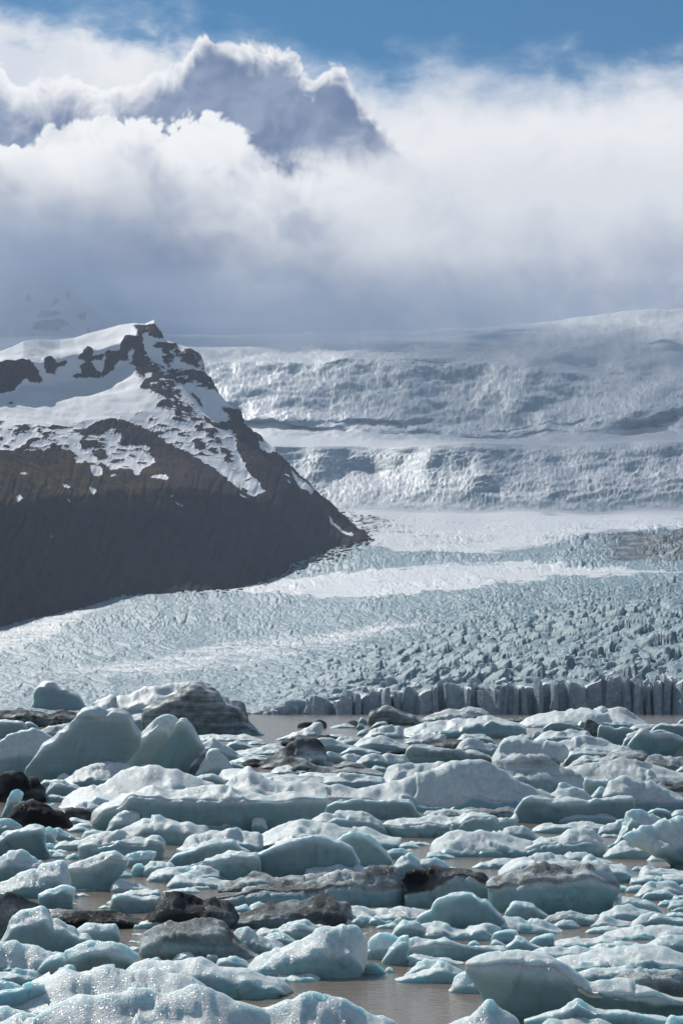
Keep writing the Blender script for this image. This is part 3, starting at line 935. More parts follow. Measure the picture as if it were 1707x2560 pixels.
def cloud(seed, centre, size, lumps, density):
    nu, nv = 48, 25
    th = np.linspace(0, 2 * np.pi, nu, endpoint=False)
    ph = np.linspace(np.pi - 0.001, 0.001, nv)
    d = np.stack([np.outer(np.cos(th), np.sin(ph)), np.outer(np.sin(th), np.sin(ph)), np.outer(np.ones(nu), np.cos(ph))], 2)
    r = 1 + lumps * fbm(d[..., 0] * 1.7 + seed, d[..., 1] * 1.7, d[..., 2] * 1.7 + seed, 4)
    V = d * r[..., None] * np.array(size)
    V[..., 2] = np.where(V[..., 2] < 0, V[..., 2] * 0.45, V[..., 2])
    link('cloud', grid_mesh('cloud', V.reshape(-1, 3), nu, nv, closed_u=True), vapour(density), loc=centre, kind='stuff')


def cloud_for(seed, X, Y, Z, height, size, density, lumps=0.9):
    k = (height - Z) / math.tan(R(SUN_EL))
    cloud(seed, (X + k * math.sin(R(SUN_AZ)), Y + k * math.cos(R(SUN_AZ)), height), size, lumps, density)


cloud_for(2, 1200, 6050, 620, 4600, (1050, 1150, 260), 0.002)
cloud_for(3, -350, 8700, 1400, 5400, (1250, 800, 420), 0.0012)
cloud_for(4, -1400, 9000, 1800, 5600, (650, 900, 420), 0.002)

# ------------------------------------------------------------------ mist hanging on the upper snow, thinning out to nothing at its rim
ms_ = bpy.data.materials.new('mist_vapour')
ms_.use_nodes = True
t = NT(ms_.node_tree)
t.n.clear()
out = t.n.new('ShaderNodeOutputMaterial')
pv = t.n.new('ShaderNodeVolumePrincipled')
pv.inputs['Color'].default_value = (0.80, 0.89, 1.0, 1)
oc = t.n.new('ShaderNodeTexCoord').outputs['Object']
fall = t.mr(t.vm('LENGTH', oc), 0.95, 0.15)
t.put(pv.inputs['Density'], t.m('MULTIPLY', fall, t.mr(t.noise(oc, 2.2, 3, 0.55), 0.3, 0.75, 0.0004, 0.0032)))
t.l.new(pv.outputs[0], out.inputs['Volume'])


def mist(centre, size):
    nu, nv = 32, 17
    th = np.linspace(0, 2 * np.pi, nu, endpoint=False)
    ph = np.linspace(np.pi - 0.001, 0.001, nv)
    V = np.stack([np.outer(np.cos(th), np.sin(ph)), np.outer(np.sin(th), np.sin(ph)), np.outer(np.ones(nu), np.cos(ph))], 2)
    o = link('mist', grid_mesh('mist', V.reshape(-1, 3), nu, nv, closed_u=True), ms_, loc=centre, kind='stuff')
    o.scale = size


mist((-1500, 7900, 1560), (1100, 700, 620))
mist((-100, 8000, 1500), (1500, 650, 330))

# ------------------------------------------------------------------ ice material for everything afloat
mat_ice, t, b, _ = material('lagoon_ice')
g = geo(t)
pos, nor = g['Position'], g['Normal']
di, cr, bl = t.attr('dirt'), t.attr('crust'), t.attr('blue')
nz = t.sep(nor)[2]
n1 = t.noise(pos, 0.35, 5, 0.6)
n2 = t.noise(pos, 2.2, 5, 0.65)
n3 = t.noise(pos, 9.0, 3, 0.6)
strat = t.noise(t.vm('MULTIPLY', pos, (0.25, 0.25, 3.0)), 1.0, 4, 0.6)
glass = t.mix(n1, (0.24, 0.37, 0.39), (0.43, 0.535, 0.55))
glass = t.mix(t.m('MULTIPLY', bl, t.mr(n1, 0.2, 0.7, 0.55, 1.0)), glass, (0.07, 0.28, 0.32))
glass = t.mix(t.m('MULTIPLY', t.mr(strat, 0.5, 0.75), 0.3), glass, (0.18, 0.235, 0.25))
white = t.mix(n2, (0.61, 0.70, 0.70), (0.81, 0.86, 0.85))
colr = t.mix(t.m('MULTIPLY', cr, t.mr(n2, 0.25, 0.6, 0.6, 1.0)), glass, white)
strat2 = t.noise(t.vm('MULTIPLY', t.vm('ADD', pos, (0, 0, 0)), (0.10, 0.05, 0.9)), 1.0, 3, 0.55)
grit = t.m('ADD', t.m('MULTIPLY', n2, 0.55), t.m('ADD', t.m('MULTIPLY', n3, 0.3), t.m('MULTIPLY', strat, 0.35)))    # about .3 .. .8
dm = t.mr(t.m('ADD', t.m('MULTIPLY', di, 0.85), t.m('ADD', t.m('MULTIPLY', t.m('SUBTRACT', strat2, 0.5), 0.75), t.m('SUBTRACT', grit, 0.55))), 0.22, 0.62)
soil = t.mix(t.mr(di, 0.45, 0.95), t.mix(n3, (0.050, 0.054, 0.056), (0.145, 0.152, 0.155)), t.mix(n3, (0.005, 0.006, 0.007), (0.026, 0.029, 0.032)))
colr = t.mix(t.m('MULTIPLY', dm, t.mr(di, 0.15, 0.9, 0.6, 1.0)), colr, soil)
t.put(b.inputs['Base Color'], colr)
t.put(b.inputs['Roughness'], t.m('ADD', t.m('MULTIPLY', dm, 0.35), t.m('ADD', 0.3, t.m('MULTIPLY', cr, 0.2))))
t.put(b.inputs['Specular IOR Level'], t.m('SUBTRACT', 0.45, t.m('MULTIPLY', dm, 0.36)))
b.inputs['IOR'].default_value = 1.31
b.subsurface_method = 'RANDOM_WALK' if hasattr(b, 'subsurface_method') else None
t.put(b.inputs['Subsurface Weight'], t.m('MULTIPLY', t.m('SUBTRACT', 1.0, dm), 0.8))
b.inputs['Subsurface Radius'].default_value = (0.35, 0.9, 1.1)
b.inputs['Subsurface Scale'].default_value = 0.65
# granular, sparkling crust; smoother scalloped faces
gran = t.noise(pos, 13.0, 2, 0.7)
hb = t.m('ADD', t.m('MULTIPLY', gran, t.m('ADD', 0.010, t.m('MULTIPLY', cr, 0.055))), t.m('ADD', t.m('MULTIPLY', n2, 0.06), t.m('MULTIPLY', n1, 0.12)))
nb = bump(t, hb, 0.85, 1.0)
t.put(b.inputs['Normal'], nb)
# loose ice grains: each one a small mirror with a tilt of its own
grain = t.vor(pos, 30.0, 'F1', 'Color')
tilt = t.vm('SCALE', t.vm('SUBTRACT', grain, (0.5, 0.5, 0.5)), None, 1.1)
gl = t.n.new('ShaderNodeBsdfGlossy')
gl.inputs['Roughness'].default_value = 0.22
gl.inputs['Color'].default_value = (0.9, 0.95, 0.95, 1)
t.put(gl.inputs['Normal'], t.vm('NORMALIZE', t.vm('ADD', nor, tilt)))
ms = t.n.new('ShaderNodeMixShader')
t.put(ms.inputs[0], t.m('MULTIPLY', t.m('ADD', 0.006, t.m('MULTIPLY', cr, 0.008)), t.m('SUBTRACT', 1.0, t.m('MULTIPLY', dm, 0.6))))
t.l.new(b.outputs[0], ms.inputs[1])
t.l.new(gl.outputs[0], ms.inputs[2])
t.l.new(ms.outputs[0], _.inputs['Surface'])

TILES = {'A1': (0, 1690), 'A2': (420, 1690), 'A3': (840, 1690), 'A4': (1259, 1690),
         'B1': (0, 1970), 'B2': (420, 1970), 'B3': (840, 1970), 'B4': (1259, 1970),
         'C1': (0, 2260), 'C2': (420, 2260), 'C3': (840, 2260), 'C4': (1259, 2260)}
SECT_N = 30


def catmull(P, n):
    """P: (K, ...) control values at 0..K-1; n samples along them"""
    K = len(P)
    s = np.linspace(0, K - 1, n)
    i = np.minimum(s.astype(int), K - 2)
    f = (s - i).reshape((-1,) + (1,) * (P.ndim - 1))
    p0, p1, p2, p3 = P[np.maximum(i - 1, 0)], P[i], P[i + 1], P[np.minimum(i + 2, K - 1)]
    return p1 + 0.5 * f * (p2 - p0 + f * (2 * p0 - 5 * p1 + 4 * p2 - p3 + f * (3 * (p1 - p2) + p3 - p0)))


def densify(pts, n):
    """even samples along a traced outline, rounded a little at its corners"""
    p = np.asarray(pts, float)
    seg = np.hypot(*(p[1:] - p[:-1]).T)
    c = np.concatenate([[0], np.cumsum(seg)])
    k = np.linspace(0, 1, n)
    u = c[-1] * (0.45 * k + 0.55 * (0.5 - 0.5 * np.cos(np.pi * k)))       # closer together at the two ends
    q = np.stack([np.interp(u, c, p[:, 0]), np.interp(u, c, p[:, 1])], 1)
    w = max(3, int(n * 0.035) | 1)
    return smooth1(q, w, 0) if n > 8 else q


ICE_SEED = [0]


def ice_mesh(tile, crest, base, k=0.6, lip=None, bl=None, br=None, dirt=0.0, top=0.0, blue=0.35, deep=None, jag=1.0, under=0.12, crust=1.0, frac=1.0):
    """Block of floating ice.  Its skyline and waterline are read off the photo; the section through it runs from
    the waterline up the near face to the lip, over the top to the crest and down the far side."""
    ICE_SEED[0] += 1
    sd_ = ICE_SEED[0] * 17.31
    ox, oy = TILES[tile]
    px = lambda p: (ox + p[0] / 3.5, oy + p[1] / 3.5)
    crest = [px(p) for p in crest]
    base_y = oy + base / 3.5
    wpx = crest[-1][0] - crest[0][0]
    n = int(np.clip(sum(math.hypot(q[0] - p[0], q[1] - p[1]) for p, q in zip(crest, crest[1:])) / 3.4, 14, 210))
    nv = int(np.clip(wpx / 5, 16, SECT_N))
    c = densify(crest, n)
    x_lo, x_hi = crest[0][0], crest[-1][0]
    xb0 = x_lo if bl is None else ox + bl / 3.5
    xb1 = x_hi if br is None else ox + br / 3.5
    k_ = np.linspace(0, 1, n)
    u = 0.45 * k_ + 0.55 * (0.5 - 0.5 * np.cos(np.pi * k_))
    tt = np.clip((c[:, 0] - x_lo) / max(1e-6, x_hi - x_lo), 0, 1)
    tt = 0.5 * tt + 0.5 * u
    xb = xb0 + tt * (xb1 - xb0)
    if lip is not None:
        lp = np.array([px(p) for p in lip])
        ly = np.interp(c[:, 0], lp[:, 0], lp[:, 1])
        kk = np.clip((base_y - ly) / np.maximum(1, base_y - c[:, 1]), 0.06, 0.97)
    else:
        kk = np.clip(k + 0.10 * fbm(u * 5, 0 * u, sd_, 2), 0.06, 0.97)
    e_b = float(ray(CX, base_y)[1])
    Y0 = -CAM_H / e_b
    W_ = wpx / F * Y0
    deep = 0.45 + 0.6 * max(0, 0.75 - k) if deep is None else deep
    D = min(deep * W_, 15.0 + 0.05 * Y0)
    H = max(0.15, (base_y - np.percentile(c[:, 1], 25)) / F * Y0)
    D = max(D, 0.45 * H, 0.25)
    # keep the top from sinking towards its back
    rc = np.percentile(c[:, 1], 30)
    e_c = float(ray(CX, rc)[1])
    kmid = float(np.median(kk))
    if e_c < 0:
        zl = CAM_H + float(ray(CX, base_y - kmid * (base_y - rc))[1]) * Y0
        Ymax = (CAM_H - 1.12 * max(zl, 0.05)) / -e_c
        D = min(D, max((Ymax - Y0) / 0.6, 0.22 * W_, 0.3))
    w = np.sqrt(np.clip(1 - (2 * u - 1) ** 4, 0, 1))
    w = np.maximum(w, 0.02)
    # control sections
    v1, v2 = 0.10 + 0.10 * (1 - kk), 0.60

    def at(v):
        return Y0 + D * (0.5 + (v - 0.5) * w)
    row_l = base_y - kk * (base_y - c[:, 1])
    Yl, Yc = at(v1), at(v2)
    zc = np.maximum(CAM_H + ray(CX, c[:, 1])[1] * Yc, 0.04)
    zl = np.maximum(CAM_H + ray(CX, row_l)[1] * Yl, 0.03)
    zl = np.minimum(zl, np.maximum(zc * 1.02, zl * 0.4))
    xl = xb + (c[:, 0] - xb) * kk
    ub = under * np.minimum(H, 2.5) / D
    Yb = at(0.02 + ub)
    x_m = xb + (c[:, 0] - xb) * kk * 0.42
    sunk = -0.35 * min(1.0, H) - 0.05
    ctrl = [
        (xb, Yb, np.full(n, sunk)),
        (x_m, at(0.03 + 0.6 * ub), zl * 0.42),
        (xl, at(0.05 + 0.4 * v1), zl * 0.86),
        (xl + (c[:, 0] - xl) * 0.15, at(v1 + 0.03), zl + 0.10 * (zc - zl)),
        (xl + (c[:, 0] - xl) * 0.6, at(0.5 * (v1 + v2)), zl + (zc - zl) * (0.52 + 0.1 * fbm(u * 6, 0 * u, sd_ + 3, 2))),
        (c[:, 0], Yc, zc),
        (xb + (c[:, 0] - xb) * 0.82, at(0.78), zc * 0.80),
        (xb + (c[:, 0] - xb) * 0.36, at(0.93), zc * 0.4),
        (xb, at(0.98), np.full(n, sunk)),
    ]
    C3 = np.stack([np.stack(q, 1) for q in ctrl])           # K, n, 3 (px x, depth, z)
    S = catmull(C3, nv)                                     # nv, n, 3
    a = ray(S[..., 0], np.full(S.shape[:2], YH))[0]
    P = np.stack([a * S[..., 1], S[..., 1], S[..., 2]], 2).transpose(1, 0, 2)   # n, nv, 3
    s = np.linspace(0, len(ctrl) - 1, nv)[None, :]
    # relief along the normals: swells, melt scallops, small pits
    du = np.gradient(P, axis=0)
    dv = np.gradient(P, axis=1)
    N = np.cross(du, dv)
    N /= np.maximum(np.linalg.norm(N, axis=2, keepdims=True), 1e-9)
    if N[n // 2, int(nv * 0.5), 2] < 0:
        N = -N
    L = max(0.6, min(H * 1.3, 0.35 * W_))
    q = P / L
    d = 0.11 * fbm(q[..., 0], q[..., 1], q[..., 2] + sd_, 4) + 0.05 * fbm(q[..., 0] * 2.4, q[..., 1] * 2.4, q[..., 2] * 2.4 + sd_, 3)
    d = d - 0.030 * np.abs(fbm(q[..., 0] * 2.3, q[..., 1] * 2.3, q[..., 2] * 2.3 + sd_ + 5, 2))
    d = d + 0.13 * (ridged(q[..., 0] * 0.75 + 0.4 * q[..., 2], q[..., 1] * 0.75, q[..., 2] * 0.5 + sd_ + 9, 3, 0.45) - 0.75)
    # fractures: tilted facets with open joints between them
    fw = 0.35 * fbm(q[..., 0], q[..., 1], q[..., 2] + sd_ + 2, 2)
    fa, fb, fid, fx, fy = worley((q[..., 0] + 0.35 * q[..., 2]) * 0.62 + fw + sd_, (q[..., 1] * 0.8 + q[..., 2] * 0.9) * 0.62 - fw, ICE_SEED[0])
    d = d + 0.14 * frac * (fx * np.sin(fid * 40) + fy * np.cos(fid * 40)) - 0.03 * frac * sstep(0.09, 0.0, fb - fa) * (fid > 0.45)
    face = sstep(3.4, 2.4, s) * np.ones_like(d)
    d = d + 0.05 * face * fbm(q[..., 0] * 5, q[..., 1], q[..., 2] * 1.2 + sd_, 2)
    if dirt > 0.3 or top > 0.3:
        d = d + 0.06 * ridged(q[..., 0] * 2 + q[..., 2], q[..., 1] * 2, q[..., 2] * 3 + sd_, 3)
    env = np.minimum(1, 3.2 * np.minimum(u, 1 - u))[:, None] * sstep(0, 0.8, s)
    P = P + N * (d * L * jag * env)[..., None]
    topm = sstep(1.7, 3.2, s) * np.ones_like(d)
    edge = topm + 0 * d
    lumpy = fbm(P[..., 0] / 3.0, P[..., 1] / 3.0, P[..., 2] / 1.2 + sd_, 3)
    dd = dirt * (0.85 + 0.5 * lumpy) + top * topm * (0.9 + 0.6 * lumpy)
    loc = np.array([P[..., 0].mean(), Y0 + D * 0.5, 0.0])
    me = grid_mesh('ice', (P - loc).reshape(-1, 3), n, nv,
                   {'dirt': np.clip(dd, 0, 1.2), 'crust': np.clip(crust * topm + 0.12 + 0.25 * lumpy, 0, 1), 'blue': np.clip((blue * (1.15 - topm) + 0.35 * (1 - topm) * sstep(0.9, 0.1, P[..., 2] / max(H, .3) * 2)) * (0.75 + 0.8 * lumpy), 0, 1)})
    me.materials.append(mat_ice)
    cap = None
    if lip is not None:      # the weathered layer on top: grit on the grey blocks, old snow on the others
        j0, j1 = [int(np.argmin(np.abs(s[0] - q_))) for q_ in (2.72, 5.7)]
        Pc = P[:, j0:j1 + 1]
        Nc = N[:, j0:j1 + 1]
        lift = 0.07 + 0.10 * fbm(Pc[..., 0] / 0.9, Pc[..., 1] / 0.9, sd_, 3)
        lift[:, 0] = lift[:, -1] = -0.12
        lift[0] = lift[-1] = -0.12
        Pc = Pc + Nc * lift[..., None]
        lum = lumpy[:, j0:j1 + 1]
        gd = np.clip(dirt * 0.6 + top * (0.95 + 0.6 * lum), 0, 1.2)
        cap = grid_mesh('cap', (Pc - loc).reshape(-1, 3), n, j1 - j0 + 1, {'dirt': gd, 'crust': np.clip(0.95 + 0.2 * lum, 0, 1), 'blue': 0 * lum})
        cap.materials.append(mat_ice)
    return me, loc, cap


KINDS = {'b': ('iceberg', 'iceberg'), 'f': ('ice_floe', 'ice floe'), 'c': ('ice_chunk', 'ice chunk'), 'd': ('debris_covered_ice', 'dirty iceberg')}
SCRAP = 'little scrap of brash ice floating among the bigger pieces'


def nums(s):
    return [tuple(float(v) for v in q.split(',')) for q in s.split()]


def ice(spec):
    f = [q.strip() for q in spec.split('|')]
    kind, tile, base, opt, crest, label = f[:6]
    kw = {}
    lip = None
    for q in opt.split():
        key, val = q.split('=')
        kw[key] = float(val)
    if len(f) > 6:
        lip = nums(f[6])
    name, cat = KINDS[kind]
    if kind == 'd':
        kw['jag'] = kw.get('jag', 0.9)
        kw['frac'] = kw.get('frac', 0.6)
    me, loc, cap = ice_mesh(tile, nums(crest), float(base), lip=lip, **kw)
    me.name = name
    o = link(name, me, None, loc=tuple(loc), label=label or SCRAP, category=cat)
    o['group'] = 'scraps of brash ice' if not label else ('icebergs and floes jammed in the lagoon')
    if cap is not None:
        link('grit_layer' if kw.get('top', 0) > 0.3 else 'snow_cap', cap, None, o)
    return o

